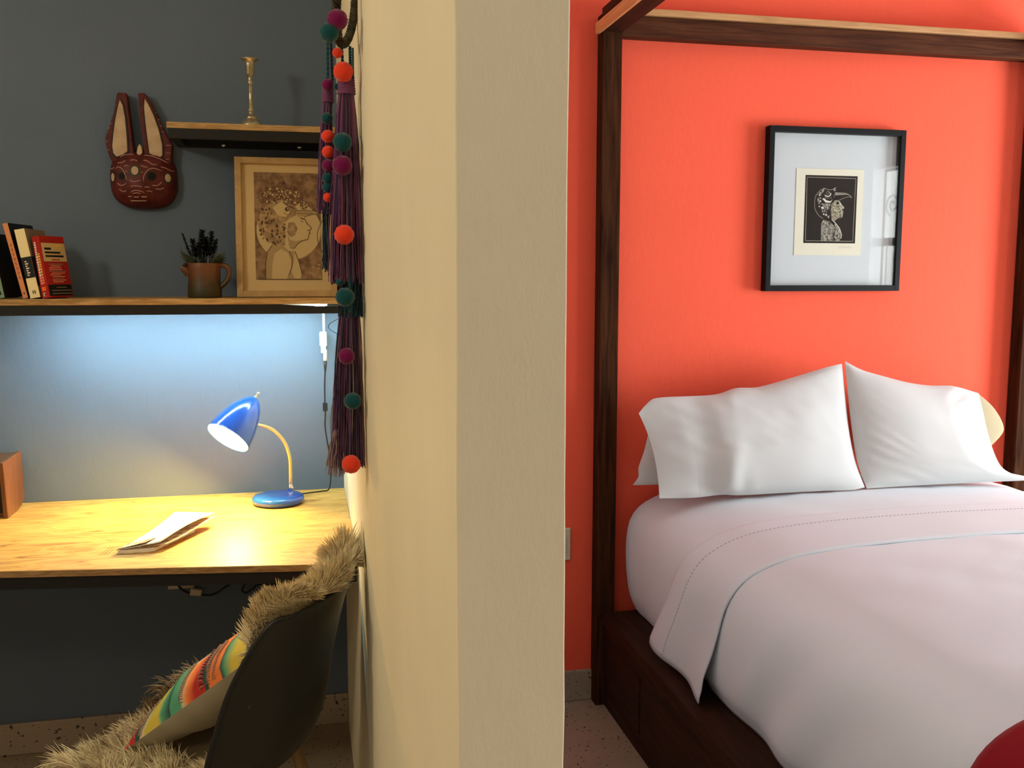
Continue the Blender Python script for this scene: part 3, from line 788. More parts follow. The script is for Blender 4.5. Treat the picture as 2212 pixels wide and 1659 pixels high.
MB().lathe([(.0005, -.026), (.012, -.0235), (.021, -.015), (.0245, -.002), (.022, .012), (.014, .028), (.0125, .046), (.011, .060), (.0005, .061)], bc, Ax, 24).build('bulb', M['bulb'], lamp)
MB().lathe([(.015, .062), (.015, .090), (.0005, .091)], bc, Ax, 20).build('bulb_socket', M['white_plastic'], lamp)

# ------------------------------------------------------------------ wooden box at the left end of the desk
bxr = thing('wooden_box', 'small brown wooden box with open dark front at the left end of the desk', 'box', (-.9, 2.79, .750))
def panel_yz(x0, x1, pts):
    n = len(pts); v = [(x0, y, z) for y, z in pts] + [(x1, y, z) for y, z in pts]
    return MB().add(v, [tuple(reversed(range(n))), tuple(range(n, 2 * n))] + [(i, (i + 1) % n, n + (i + 1) % n, n + i) for i in range(n)])
side = [(2.715, .7505), (2.81, .7505), (2.845, .756), (2.872, .772), (2.876, .80), (2.868, .90), (2.862, .908), (2.70, .905)]
panel_yz(-.792, -.780, side).build('side_panel', M['box_wood'], bxr, bevel=.002)
panel_yz(-1.05, -1.038, side).build('side_panel', M['box_wood'], bxr, bevel=.002)
MB().box(-1.037, -.793, 2.704, 2.858, .893, .905).build('top_panel', M['box_wood'], bxr, bevel=.001)
MB().box(-1.037, -.793, 2.735, 2.855, .752, .762).build('bottom_panel', M['box_wood'], bxr)
MB().box(-1.037, -.793, 2.842, 2.852, .763, .892).build('back_panel', M['box_wood'], bxr)
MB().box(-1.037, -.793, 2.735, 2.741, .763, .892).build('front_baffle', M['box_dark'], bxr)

# ------------------------------------------------------------------ paperback lying on the desk
bk = thing('paperback_book', 'small open paperback with curling cover lying on the plywood desk', 'book', (-.37, 2.42, .750))
e1 = Vector((.085, .004, 0)).normalized(); e2 = Vector((.105, .225, 0)).normalized(); o0 = Vector((-.436, 2.303, .7505))
def slab(a0, a1, b0, b1, z0, z1):
    c = [o0 + e1 * a + e2 * b for a, b in ((a0, b0), (a1, b0), (a1, b1), (a0, b1))]
    return MB().add([(p.x, p.y, z0) for p in c] + [(p.x, p.y, z1) for p in c], [(3, 2, 1, 0), (4, 5, 6, 7), (0, 1, 5, 4), (1, 2, 6, 5), (2, 3, 7, 6), (3, 0, 4, 7)])
slab(.002, .083, .002, .180, .7513, .7585).build('page_block', M['page'], bk)
slab(0, .085, 0, .182, .7505, .7512).build('back_cover', M['leaflet_print'], bk)
def leaf(a0, a1, b0, b1, zf):
    r = []
    for j in range(17):
        t = j / 16; row = []
        for i in range(7):
            s = i / 6; p = o0 + e1 * (a0 + (a1 - a0) * s) + e2 * (b0 + (b1 - b0) * t); row.append((p.x, p.y, zf(s, t)))
        r.append(row)
    return MB().grid(r)
leaf(-.004, .094, .004, .255, lambda s, t: .7594 + .012 * s * (1 - t) + .030 * t * t * (1 - .3 * s) + .012 * sin(pi * t) * s).build('curled_page', M['page'], bk, solid=.0008)
leaf(.004, .104, .010, .235, lambda s, t: .7588 + .005 * s * (1 - t) + .017 * t * t * (.5 + .5 * s)).build('curled_page', M['leaflet_print'], bk, solid=.0008)
leaf(-.002, .060, .005, .055, lambda s, t: .7612 + .012 * s * (1 - t * .2) + .0016 * t).build('printed_corner', M['leaflet_print'], bk, solid=.0005)

# ------------------------------------------------------------------ power outlet and cable under the desk
out = thing('power_outlet', 'white wall outlet plate half hidden under the desk edge', 'outlet', (-.37, 2.9, .505))
MB().box(-.408, -.333, 2.890, 2.8995, .468, .545).build('plate', M['cream_plastic'], out, bevel=.003)
MB().box(-.392, -.349, 2.887, 2.890, .485, .53).build('socket_insert', M['cream_plastic'], out)
pc = thing('power_cable', 'black power cable with a pale plug hanging below the desk', 'cable', (-.2, 2.86, .45))
MB().add(*[[(-.346, 2.872, .452), (-.312, 2.872, .447), (-.309, 2.872, .466), (-.342, 2.872, .472), (-.346, 2.889, .452), (-.312, 2.889, .447), (-.309, 2.889, .466), (-.342, 2.889, .472)], [(0, 1, 2, 3), (7, 6, 5, 4), (1, 0, 4, 5), (2, 1, 5, 6), (3, 2, 6, 7), (0, 3, 7, 4)]]).build('plug', M['cream_plastic'], pc, bevel=.003)
c1 = catmull([(-.378, 2.878, .512), (-.376, 2.876, .485), (-.362, 2.874, .468), (-.345, 2.874, .459)], 8)
MB().tube(c1, .0035, 7).build('cord', M['black_rubber'], pc)
c2 = catmull([(-.312, 2.874, .451), (-.285, 2.874, .449), (-.262, 2.874, .457), (-.240, 2.874, .472), (-.215, 2.874, .483), (-.185, 2.874, .480), (-.195, 2.876, .458), (-.183, 2.876, .448), (-.165, 2.876, .458), (-.148, 2.876, .470), (-.125, 2.876, .470), (-.105, 2.876, .450), (-.085, 2.876, .425)], 8)
MB().tube(c2, .0032, 7).build('cord', M['black_rubber'], pc)
c3 = catmull([(-.17, 2.868, .484), (-.13, 2.868, .477), (-.10, 2.868, .476), (-.07, 2.868, .478), (-.02, 2.868, .490)], 6)
MB().tube(c3, .0075, 8).build('cable_bundle', M['black_rubber'], pc)

# ------------------------------------------------------------------ books on the lower shelf
ZS = 1.3375
def lean_book(name, label, x, y0, w, d, h, lean, turn, cols, extras=None):
    """upright book: spine faces the room (front), leaning left by lean, turned by turn"""
    root = thing(name, label, 'book', (x, y0 + d / 2, ZS), 'books on the lower wall shelf')
    R = Matrix.Rotation(radians(turn), 3, 'Z') @ Matrix.Rotation(radians(-lean), 3, 'Y')
    lift = 0.0003
    def T(p): v = R @ Vector(p); return Vector((x, y0, ZS + lift)) + v
    def bx(x0, x1, ya, yb, z0, z1):
        m = MB(); m.box(x0, x1, ya, yb, z0, z1); m.v = [tuple(T(p)) for p in m.v]; return m
    c = .0012
    bx(c, w - c, c + .0005, d - .003, .002, h - .002).build('page_block', M['page'], root)
    bx(0, c, 0, d, 0, h).build('cover', cols[1], root); bx(w - c, w, 0, d, 0, h).build('cover', cols[1], root)
    bx(0, w, -c, 0, 0, h).build('spine', cols[0], root)
    if extras: extras(bx, root, w, d, h, c)
    return root
cv = lambda n, r, g, b: flat(n, srgb(r, g, b), .45, 0, .3)
C_green, C_brown, C_orange, C_black, C_cream, C_red, C_dk = cv('green_grey_cover', 120, 150, 125), cv('brown_cover', 40, 26, 20), cv('orange_cover', 214, 138, 88), cv('black_cover', 16, 13, 12), cv('cream_cover', 240, 222, 170), cv('red_cover', 168, 32, 24), cv('dark_cover', 22, 24, 22)
C_pink = cv('pale_red_print', 240, 150, 120); C_yel = cv('yellow_print', 235, 190, 70); C_grey = cv('grey_cover', 150, 128, 104); C_orp = cv('orange_print', 240, 110, 40); C_wht = cv('white_print', 235, 225, 205)
def ex_green(bx, root, w, d, h, c):
    bx(.006, w - .006, -c - .0006, -c - .0001, .03, .10).build('spine_lettering', C_wht, root)
    bx(.005, .014, -c - .0006, -c - .0001, .008, .018).build('publisher_mark', C_dk, root)
def ex_orange(bx, root, w, d, h, c):
    for k in range(8): bx(.0045, w - .0045, -c - .0006, -c - .0001, .05 + k * .012, .058 + k * .012).build('letter', cv('faded_orange_print', 170, 90, 50), root)
    bx(.005, w - .005, -c - .0006, -c - .0001, .010, .015).build('publisher_mark', C_brown, root)
def ex_cream(bx, root, w, d, h, c):
    bx(-.0002, w + .0002, -c - .0005, -c - .0001, .052, .106).build('spine_band', C_black, root)
    bx(w + .0001, w + .0006, 0, d * .97, .030, .106).build('cover_band', C_black, root)
    for k in range(7): bx(.007, .010 + (.005 if k % 2 else .002), -c - .0010, -c - .0006, .058 + k * .0058, .061 + k * .0058).build('letter', C_wht, root)
    for (a, b, z0, z1) in ((.0095, .0112, .010, .020), (.0150, .0167, .010, .020), (.0112, .0150, .0142, .0158)):
        bx(a, b, -c - .0006, -c - .0001, z0, z1).build('letter', C_black, root)
def ex_red(bx, root, w, d, h, c):
    rd = random.Random(5)
    z = .036
    while z < h - .018:
        g = rd.uniform(.0035, .0060)
        bx(.0035, .0085, -c - .0006, -c - .0001, z, z + g).build('letter', C_wht if z > .05 else C_pink, root)
        if z < h - .045: bx(.0100, .0150, -c - .0006, -c - .0001, z + .001, z + g + .0005).build('letter', C_pink if z < .06 else C_yel, root)
        z += g + .0016
    bx(.004, .0155, -c - .0006, -c - .0001, .019, .029).build('spine_patch', C_orp, root)
    bx(.006, .012, -c - .0006, -c - .0001, .005, .014).build('publisher_mark', C_wht, root)
    bx(.009, .012, -c - .0009, -c - .0007, .006, .012).build('publisher_mark', C_dk, root)
    X0, X1 = w + .0001, w + .0006
    bx(X0, X1, .002, d - .002, h * .585, h * .885).build('cover_panel', cv('cream_panel', 205, 180, 130), root)
    bx(X0, X1, .002, d - .002, .004, h * .205).build('cover_panel', C_dk, root)
    for (ya, yb, za, zb, m_) in ((.010, .034, .775, .810, C_dk), (.010, .066, .715, .745, C_dk), (.010, .076, .655, .687, C_dk), (.030, .060, .605, .622, C_red), (.05, .075, .83, .86, C_yel), (.058, .07, .79, .81, C_yel)):
        bx(X1 + .0001, X1 + .0004, ya, yb, h * za, h * zb).build('title_line', m_, root)
    for k in range(11):
        za = .535 - k * .029; bx(X1 - .0004, X1 + .0003, .014 + rd.uniform(0, .01), d - .014 - rd.uniform(0, .02), h * za, h * (za + .013)).build('text_line', C_pink if k % 4 else C_grey, root)
    for k, (ya, yb) in enumerate(((.03, .066), (.012, .084), (.012, .086))):
        bx(X1 + .0001, X1 + .0004, ya, yb, h * (.155 - k * .05), h * (.168 - k * .05)).build('text_line', C_grey, root)
lean_book('paperback_book', 'paperback with a green and grey spine, leftmost book on the lower shelf', -.7640, 2.676, .020, .13, .165, 9, -8, (C_green, C_brown), ex_green)
lean_book('paperback_book', 'thin paperback with an orange spine and black cover, leaning on the lower shelf', -.7010, 2.674, .0125, .15, .195, 12.0, -8, (C_orange, C_black), ex_orange)
lean_book('paperback_book', 'paperback with a cream and black spine, between the orange and the red book', -.6830, 2.672, .0250, .125, .178, 10.0, -8, (C_cream, C_grey), ex_cream)
lean_book('paperback_book', 'red paperback with lettered cover, rightmost book on the lower shelf', -.6530, 2.669, .0220, .088, .160, 8.5, -27, (C_red, C_red), ex_red)

# ------------------------------------------------------------------ hare mask on the blue wall
mask = thing('hare_mask', 'dark red painted hare mask with long ears on the blue wall', 'mask', (-.42, 2.899, 1.66))
kx, kz = .00121 / 5.92, .001255 / 5.92
def MP(px, py): return (-.425 + (px / 5.92 + 220 - 310) * .00121, 1.59 + (445 - (py / 5.92 + 180)) * .001255)
M['mask_red'] = noisy('painted_mask_red', (.070, .012, .010, 1), (.115, .020, .015, 1), 40, .5)
M['mask_dark'] = flat('dark_mask_outline', (.016, .005, .006, 1), .5)
M['mask_cream'] = noisy('bare_cream_wood', (.46, .32, .20, 1), (.56, .41, .27, 1), 25, .6)
M['mask_pink'] = flat('pink_paint_line', (.42, .22, .17, 1), .6)
M['mask_green'] = flat('dark_green_paint', (.03, .045, .022, 1), .6)
M['mask_black'] = flat('black_hole', (.004, .003, .003, 1), .8)
fx, fzc = MP(532, 1210)[0], MP(0, 1215)[1]
fa, fb, fd = .0905, .0820, .058
def dome(x, z):
    u, v = (x - fx) / fa, (z - fzc) / fb
    r = (abs(u) ** 3.4 + abs(v) ** 2.7)
    return 2.893 - fd * max(0, 1 - r) ** .55
fm = MB(); rows = []
for j in range(25):
    a = j / 24; row = []
    for k in range(56):
        t = 2 * pi * k / 56; c_, s_ = cos(t), sin(t)
        ex = 1 / ((abs(c_) ** 3.4 + abs(s_) ** 2.7) ** (1 / 3.0))
        u, v = c_ * ex * sin(a * pi / 2), s_ * ex * sin(a * pi / 2)
        if v < -.3 : u *= 1 - .10 * (-.3 - v)
        x, z = fx + fa * u * .985, fzc + fb * v * .985
        y = dome(x, z) - .010 * math.exp(-((u / .32) ** 2 + ((v + .35) / .5) ** 2))
        row.append((x, 2.897 if j == 24 else y, z))
    row.append(row[0]); rows.append(row)
fm.grid(rows, 0, True, flip=True)
fm.build('face', M['mask_red'], mask)
def surf(x, z):
    u, v = (x - fx) / fa, (z - fzc) / fb
    return dome(x, z) - .010 * math.exp(-((u / .32) ** 2 + ((v + .35) / .5) ** 2))
earL = [(250, 112), (372, 112), (385, 300), (408, 520), (425, 760), (440, 900), (400, 960), (160, 1010), (125, 960), (95, 870), (75, 760), (75, 690), (120, 580), (190, 385)]
earR = [(515, 108), (605, 105), (655, 190), (745, 365), (830, 560), (895, 680), (935, 760), (920, 900), (905, 1010), (640, 990), (560, 920), (548, 700), (525, 400)]
inL = [(285, 207), (318, 280), (338, 420), (350, 640), (352, 860), (300, 900), (215, 935), (172, 890), (162, 800), (185, 640), (215, 470), (250, 320)]
inR = [(603, 180), (645, 250), (700, 370), (765, 570), (803, 760), (800, 900), (765, 930), (700, 910), (635, 880), (618, 700), (598, 450), (590, 290)]
def grow(pts, d):
    cx = sum(p[0] for p in pts) / len(pts); cy = sum(p[1] for p in pts) / len(pts)
    return [(p[0] + d * (p[0] - cx) / max(1, abs(p[0] - cx)), p[1] + d * .6 * (p[1] - cy) / max(1, abs(p[1] - cy))) for p in pts]
for ear, inn in ((earL, inL), (earR, inR)):
    e_ = MB().prism_xz([MP(*p) for p in ear], 2.861, 2.897).build('ear', M['mask_red'], mask, bevel=.004, seg=3)
    MB().prism_xz([MP(*p) for p in grow(inn, 20)], 2.8590, 2.8612).build('ear_outline', M['mask_dark'], e_, bevel=.0004)
    MB().prism_xz([MP(*p) for p in inn], 2.8578, 2.8595).build('inner_ear', M['mask_cream'], e_, bevel=.0006)
MB().prism_xz([MP(*p) for p in ((470, 890), (490, 800), (515, 760), (540, 800), (550, 880), (510, 915))], 2.852, 2.89).build('forehead_tuft', M['mask_cream'], mask, bevel=.003)
def on_face(px, py, lift=.0006):
    x, z = MP(px, py); return Vector((x, surf(x, z) - lift, z))
def disc_on(px, py, rx, ry, lift, m, name):
    mb = MB(); vs = [on_face(px, py, lift + .0006)] + [on_face(px + rx * cos(2 * pi * k / 20), py + ry * sin(2 * pi * k / 20), lift) for k in range(20)]
    mb.add(vs, [(0, 1 + k, 1 + (k + 1) % 20) for k in range(20)], 0, True); mb.build(name, m, mask)
for (px, py, rx, ry) in ((455, 1118, 47, 56), (152, 1200, 26, 54), (868, 1198, 36, 54)):
    disc_on(px, py, rx * 1.55 if px == 455 else rx * 1.45, ry * 1.4, .0006, M['mask_green'], 'spot_ring')
    disc_on(px, py, rx * 1.22, ry * 1.18, .0012, M['mask_dark'], 'spot_outline')
    disc_on(px, py, rx, ry, .0018, M['mask_cream'], 'spot')
for (px, py, rx, ry) in ((285, 1190, 36, 42), (665, 1185, 46, 44)):
    disc_on(px, py, rx * 1.5, ry * 1.5, .0006, M['mask_dark'], 'eye_surround')
    disc_on(px, py, rx, ry, .0012, M['mask_black'], 'eye_hole')
strokes = [[(190, 1095), (235, 1072), (280, 1090), (320, 1150), (350, 1250)], [(565, 1260), (570, 1190), (620, 1110), (690, 1082), (800, 1110)],
           [(220, 1015), (280, 1015), (340, 985)], [(390, 985), (440, 975), (490, 992)], [(560, 980), (610, 985), (680, 1030), (740, 1030)], [(780, 1060), (840, 1070), (910, 1100), (955, 1090)], [(105, 1075), (150, 1090), (175, 1065)],
           [(375, 1240), (440, 1262), (530, 1245)], [(390, 1325), (460, 1318), (550, 1330)], [(210, 1275), (270, 1312), (340, 1285)], [(235, 1355), (290, 1390), (335, 1372)], [(385, 1400), (430, 1378), (500, 1378), (570, 1402)], [(410, 1415), (470, 1405), (520, 1415)],
           [(665, 1305), (740, 1303), (795, 1250)], [(710, 1345), (770, 1350), (815, 1325)], [(600, 1385), (640, 1378), (670, 1395)], [(315, 1065), (345, 1052), (380, 1060)], [(530, 1045), (570, 1065), (620, 1070)],
           [(250, 940), (330, 905), (440, 900)], [(560, 905), (680, 920), (800, 965), (880, 1005)], [(575, 1330), (640, 1328)], [(330, 1130), (360, 1135)], [(535, 1135), (560, 1140)]]
for s_ in strokes:
    pts = resample(catmull([(p[0], p[1], 0) for p in s_], 6), 12)
    MB().tube([on_face(p.x, p.y, .0004) for p in pts], [.0003] + [.0014] * 10 + [.0003], 5).build('painted_line', M['mask_pink'], mask)
for (a, b, y) in ((352, 395, 1448), (425, 490, 1455), (525, 598, 1452), (375, 580, 1500)):
    MB().tube([on_face(a, y, .0004), on_face((a + b) / 2, y + 3, .0004), on_face(b, y, .0004)], .0013, 5).build('tooth_line', M['mask_cream'], mask)
for (a, b, y) in ((140, 180, 510), (115, 150, 570), (75, 110, 742), (95, 125, 850), (850, 930, 768), (850, 912, 868), (838, 885, 950), (730, 748, 355), (762, 782, 442), (782, 812, 522), (805, 840, 598)):
    x0, z0 = MP(a, y); x1, z1 = MP(b, y)
    MB().tube([(x0, 2.8605, z0), (x1, 2.8605, z1)], .0010, 5).build('painted_line', M['mask_pink'], mask)

# ------------------------------------------------------------------ candlestick on the upper shelf
prof = [(.0255, 0), (.0262, .002), (.0255, .005), (.021, .0115), (.0150, .0185), (.0135, .0195), (.0145, .0215), (.0130, .0245), (.0075, .0275), (.0062, .032), (.0060, .036), (.0078, .0385), (.0075, .0415), (.0056, .044), (.0049, .07), (.0048, .1015), (.0066, .1035), (.0068, .1075), (.0052, .110), (.0056, .121), (.0075, .1235), (.0105, .1285), (.0100, .1330), (.0112, .1350), (.0114, .1505), (.0128, .1575), (.0205, .1605), (.0212, .1625), (.0198, .1640), (.0120, .1638), (.0095, .158), (.0090, .14), (.0005, .139)]
prof = [(r * (1.16 if h < .03 else 1.10), h * 1.105) for r, h in prof]
cs = MB().lathe(prof, (-.122, 2.752, 1.8020), n=36).build('candlestick', M['brass'])
tag(cs, 'slim aged brass candlestick standing on the upper shelf', 'candlestick')

# ------------------------------------------------------------------ clay jug planter
jug = thing('clay_jug_planter', 'terracotta jug with snout and handle, planted with dark sprigs, on the lower shelf', 'planter', (-.257, 2.725, ZS))
def jug_mat():
    m, nt, p = new_mat('half_glazed_clay')
    tc = nt.nodes.new('ShaderNodeTexCoord'); sp = nt.nodes.new('ShaderNodeSeparateXYZ')
    nt.links.new(tc.outputs['Object'], sp.inputs[0])
    f = noise_node(nt, tc.outputs['Object'], 45, 4)
    ad = nt.nodes.new('ShaderNodeMath'); ad.operation = 'MULTIPLY_ADD'; ad.inputs[1].default_value = .05
    nt.links.new(f, ad.inputs[0]); nt.links.new(sp.outputs['Z'], ad.inputs[2])
    c = ramp(nt, ad.outputs[0], [(.040, (.030, .024, .007, 1)), (.062, (.052, .032, .010, 1)), (.085, (.115, .040, .013, 1)), (.12, (.145, .050, .018, 1))])
    nt.links.new(c, p.inputs['Base Color']); p.inputs['Roughness'].default_value = .38
    return m
M['clay'] = jug_mat()
jp = [(.0445, 0), (.0455, .003), (.0445, .022), (.0425, .045), (.0425, .075), (.0440, .0915), (.0435, .0935), (.0395, .0930), (.0385, .085), (.0385, .078), (.0005, .077)]
MB().lathe(jp, (-.257, 2.725, ZS + .0003), n=40).build('jug_body', M['clay'], jug)
hd = catmull([(-.2185, 2.720, 1.4255), (-.200, 2.716, 1.4245), (-.1900, 2.714, 1.411), (-.1925, 2.714, 1.392), (-.2040, 2.716, 1.376), (-.2160, 2.718, 1.366)], 8)
MB().tube(hd, [.0068] * len(hd), 10).build('handle', M['clay'], jug)
sn = catmull([(-.2960, 2.716, 1.405), (-.303, 2.712, 1.412), (-.310, 2.710, 1.417), (-.3155, 2.709, 1.418)], 5)
MB().tube(sn, [.013 - .0055 * i / (len(sn) - 1) for i in range(len(sn))], 12).build('snout', M['clay'], jug)
MB().ball((-.3030, 2.705, 1.4265), .0052, 10, 7).build('snout_eye', M['box_dark'], jug)
MB().lathe([(.0005, 0), (.038, 0), (.038, .001), (.0005, .0015)], (-.257, 2.725, ZS + .082), n=24).build('soil', flat('dark_soil', (.02, .014, .01, 1), .95), jug)
M['sprig'] = noisy('dark_sprig_leaves', (.010, .013, .012, 1), (.030, .036, .030, 1), 60, .8)
M['blade'] = noisy('grey_green_blades', (.030, .042, .028, 1), (.070, .085, .060, 1), 60, .8)
rs = random.Random(11)
for (bx_, by_, tx, ty, tz, wd) in ((-.262, 2.725, -.259, 2.725, 1.517, .021), (-.245, 2.728, -.234, 2.727, 1.514, .019), (-.275, 2.722, -.284, 2.722, 1.494, .018), (-.240, 2.718, -.222, 2.716, 1.492, .016), (-.282, 2.722, -.309, 2.720, 1.510, .0065), (-.255, 2.735, -.250, 2.745, 1.50, .018), (-.258, 2.712, -.268, 2.708, 1.482, .018)):
    sp_ = MB(); A = Vector((bx_, by_, ZS + .082)); B = Vector((tx, ty, tz))
    sp_.tube([A, A.lerp(B, .5) + Vector((.001, 0, 0)), B], .0011, 5)
    for k in range(190):
        t = .30 + .70 * rs.random() ** .8; c = A.lerp(B, t); a = rs.uniform(0, 2 * pi)
        ln = wd * (1.45 - .85 * t) * rs.uniform(.55, 1.1); d = Vector((cos(a), sin(a), rs.uniform(.1, .9))).normalized()
        sd = d.cross(Vector((0, 0, 1))).normalized() * .0032
        sp_.add([c, c + d * ln * .5 + sd, c + d * ln, c + d * ln * .5 - sd], [(0, 1, 2, 3)])
    stuff(sp_.build('sprig', M['sprig'], jug))
gb = MB()
for k in range(120):
    a = rs.uniform(0, 2 * pi); A = Vector((-.257 + .03 * cos(a), 2.725 + .03 * sin(a), ZS + .083)); ln = rs.uniform(.03, .065)
    B = A + Vector((cos(a) * ln * .55, sin(a) * ln * .5, ln * rs.uniform(.35, .9)))
    sd = Vector((-sin(a), cos(a), 0)) * .0009; Cm = A.lerp(B, .5) + Vector((0, 0, .008))
    gb.add([A - sd, A + sd, Cm + sd, B, Cm - sd], [(0, 1, 2, 3, 4)])
stuff(gb.build('grass_blades', M['blade'], jug))

# ------------------------------------------------------------------ framed drawing leaning on the wall
dr = thing('framed_drawing', 'pale wooden frame with sepia drawing of a bird-hooded man, leaning on the lower shelf', 'picture', (-.04, 2.75, ZS))
TL = .155                                     # lean: metres of depth per metre of height
FZ0, FZ1, FX0, FX1 = ZS + .001, 1.7270, -.1735, .1000
def tiltbox(x0, x1, z0, z1, ya, yb):
    m = MB()
    v = []
    for z in (z0, z1):
        for y in (ya, yb):
            for x in (x0, x1): v.append((x, 2.738 + TL * (z - FZ0) + y, z))
    return m.add(v, [(0, 2, 3, 1), (4, 5, 7, 6), (0, 1, 5, 4), (1, 3, 7, 5), (3, 2, 6, 7), (2, 0, 4, 6)])
w = .0170
tiltbox(FX0, FX0 + w, FZ0, FZ1, 0, .022).build('frame_bar', M['light_wood'], dr, bevel=.001)
tiltbox(FX1 - w, FX1, FZ0, FZ1, 0, .022).build('frame_bar', M['light_wood'], dr, bevel=.001)
tiltbox(FX0 + w, FX1 - w, FZ1 - w, FZ1, 0, .022).build('frame_bar', M['light_wood'], dr, bevel=.001)
tiltbox(FX0 + w, FX1 - w, FZ0, FZ0 + w, 0, .022).build('frame_bar', M['light_wood'], dr, bevel=.001)
tiltbox(FX0 + w, FX1 - w, FZ0 + w, FZ1 - w, .016, .018).build('mat_board', M['sepia_mat'], dr)
ax0, ax1, az0, az1 = -.1225, .0600, 1.3865, 1.6865
poly, disc, line = art_builder(ax0, ax1, az0, az1, 2.738 + .0155, TL, FZ0)
def V(px, py):   # from a 1220 x 1659 close-up
    f = (py - 260) / (1425 - 260); lx = 275 + 50 * f; rx_ = 937 + 35 * f
    u = (px - lx) / (rx_ - lx); ty = 262 - 27 * u; by = 1427 - 8 * u
    return (u, 1 - (py - ty) / (by - ty))
da = MB()
poly(da, [(0, 0), (1, 0), (1, 1), (0, 1)], 0, 0)
poly(da, [V(635 + 318 * cos(2 * pi * k / 48), 878 + 335 * sin(2 * pi * k / 48)) for k in range(48)], 1, 1)
# torso
poly(da, [V(*p) for p in ((420, 1420), (415, 1250), (425, 1130), (470, 1050), (590, 1060), (640, 1110), (700, 1110), (740, 1230), (770, 1360), (765, 1420))], 2, 2)
poly(da, [V(*p) for p in ((480, 1420), (480, 1260), (500, 1140), (560, 1090), (630, 1130), (665, 1220), (660, 1320), (620, 1420))], 3, 1)
poly(da, [V(*p) for p in ((690, 1120), (735, 1235), (765, 1360), (755, 1410), (700, 1410), (665, 1330), (690, 1230))], 3, 1)
line(da, [V(*p) for p in ((640, 1110), (675, 1190), (668, 1290), (640, 1380))], .010, 4, 5)
line(da, [V(*p) for p in ((420, 1420), (415, 1250), (428, 1125), (475, 1050))], .010, 4, 5)
line(da, [V(*p) for p in ((700, 1115), (742, 1232), (772, 1362))], .008, 4, 5)
# neck and face
poly(da, [V(*p) for p in ((610, 900), (640, 1000), (640, 1070), (700, 1095), (725, 1080), (735, 1020), (770, 990), (825, 980), (835, 925), (850, 900), (838, 880), (860, 852), (820, 800), (790, 745), (700, 720), (640, 760))], 3, 1)
poly(da, [V(*p) for p in ((620, 920), (645, 985), (700, 1000), (770, 985), (720, 1040), (690, 1085), (640, 1060))], 4, 2)
poly(da, [V(*p) for p in ((630, 800), (690, 790), (720, 860), (700, 930), (650, 960), (615, 900))], 4, 6)
line(da, [V(*p) for p in ((790, 750), (812, 800), (858, 850), (845, 872), (815, 875))], .011, 5, 5)
line(da, [V(*p) for p in ((845, 880), (830, 900), (850, 905), (832, 925), (825, 975), (775, 990), (730, 1020), (690, 1080), (650, 1075))], .009, 5, 5)
line(da, [V(*p) for p in ((745, 740), (770, 752), (790, 748))], .016, 5, 5); line(da, [V(*p) for p in ((750, 775), (775, 780))], .010, 5, 5)
# bird hood
poly(da, [V(*p) for p in ((430, 1020), (360, 920), (330, 820), (345, 720), (390, 640), (450, 590), (540, 560), (640, 590), (715, 640), (705, 710), (640, 750), (590, 800), (600, 900), (600, 1050), (540, 1060))], 3, 6)
poly(da, [V(*p) for p in ((470, 640), (550, 570), (620, 620), (640, 690), (600, 740), (520, 720))], 4, 1)
rd = random.Random(8)
for k in range(95):
    a = rd.uniform(335, 600); b = rd.uniform(640, 1050)
    if ((a - 520) / 190) ** 2 + ((b - 800) / 260) ** 2 < 1 and not (a > 470 and b < 760):
        disc(da, *V(a, b), rd.uniform(.008, .020), rd.uniform(.006, .016), 4, 5 if rd.random() < .6 else 3, 7)
for k in range(26):
    a = rd.uniform(450, 590); b = rd.uniform(720, 880); line(da, [V(a, b), V(a + rd.uniform(15, 40), b + rd.uniform(-8, 20))], .006, 4, 3)
line(da, [V(*p) for p in ((575, 575), (620, 615), (690, 640))], .016, 5, 5)
disc(da, *V(612, 652), .034, .020, 5, 5); disc(da, *V(620, 648), .010, .007, 6, 1)
line(da, [V(*p) for p in ((580, 690), (620, 715), (660, 690))], .008, 5, 5)
# beak
poly(da, [V(*p) for p in ((700, 665), (760, 655), (860, 655), (910, 665), (935, 685), (860, 690), (790, 715), (720, 730))], 4, 2)
line(da, [V(*p) for p in ((700, 660), (800, 655), (890, 658), (938, 684))], .009, 5, 5); line(da, [V(*p) for p in ((715, 690), (800, 690), (870, 688))], .007, 5, 5); line(da, [V(*p) for p in ((935, 688), (850, 700), (780, 730))], .008, 5, 5)
disc(da, *V(780, 595), .062, .045, 4, 4, 16)
for k in range(14): disc(da, *V(780 + rd.uniform(-35, 35), 595 + rd.uniform(-45, 45)), .009, .006, 5, 1, 6)
# crown of feathers
crest = [(345, 590), (380, 540), (330, 480), (400, 490), (380, 400), (450, 430), (455, 340), (510, 400), (545, 285), (600, 370), (640, 390), (700, 345), (720, 420), (780, 470), (770, 540), (720, 590), (690, 620), (600, 560), (540, 550), (440, 585), (400, 610)]
poly(da, [V(*p) for p in crest], 4, 4)
for k in range(120):
    a = rd.uniform(380, 760); b = rd.uniform(400, 590)
    if b > 420 + abs(a - 570) * .28 and b < 600 - max(0, 80 - abs(a - 560)) * .5:
        disc(da, *V(a, b), rd.uniform(.006, .015), rd.uniform(.004, .010), 5, 1 if rd.random() < .55 else 5, 7)
for (a, b) in ((440, 440), (470, 500), (700, 460), (690, 575), (560, 460), (510, 430), (640, 470)): disc(da, *V(a, b), .018, .011, 6, 1, 9)
for k in range(10): disc(da, *V(770 + rd.uniform(0, 180), 1290 + rd.uniform(-60, 110)), .02, .013, 1, 2, 9)
line(da, [V(345, 1424), V(770, 1420), V(965, 1418)], .010, 6, 5)
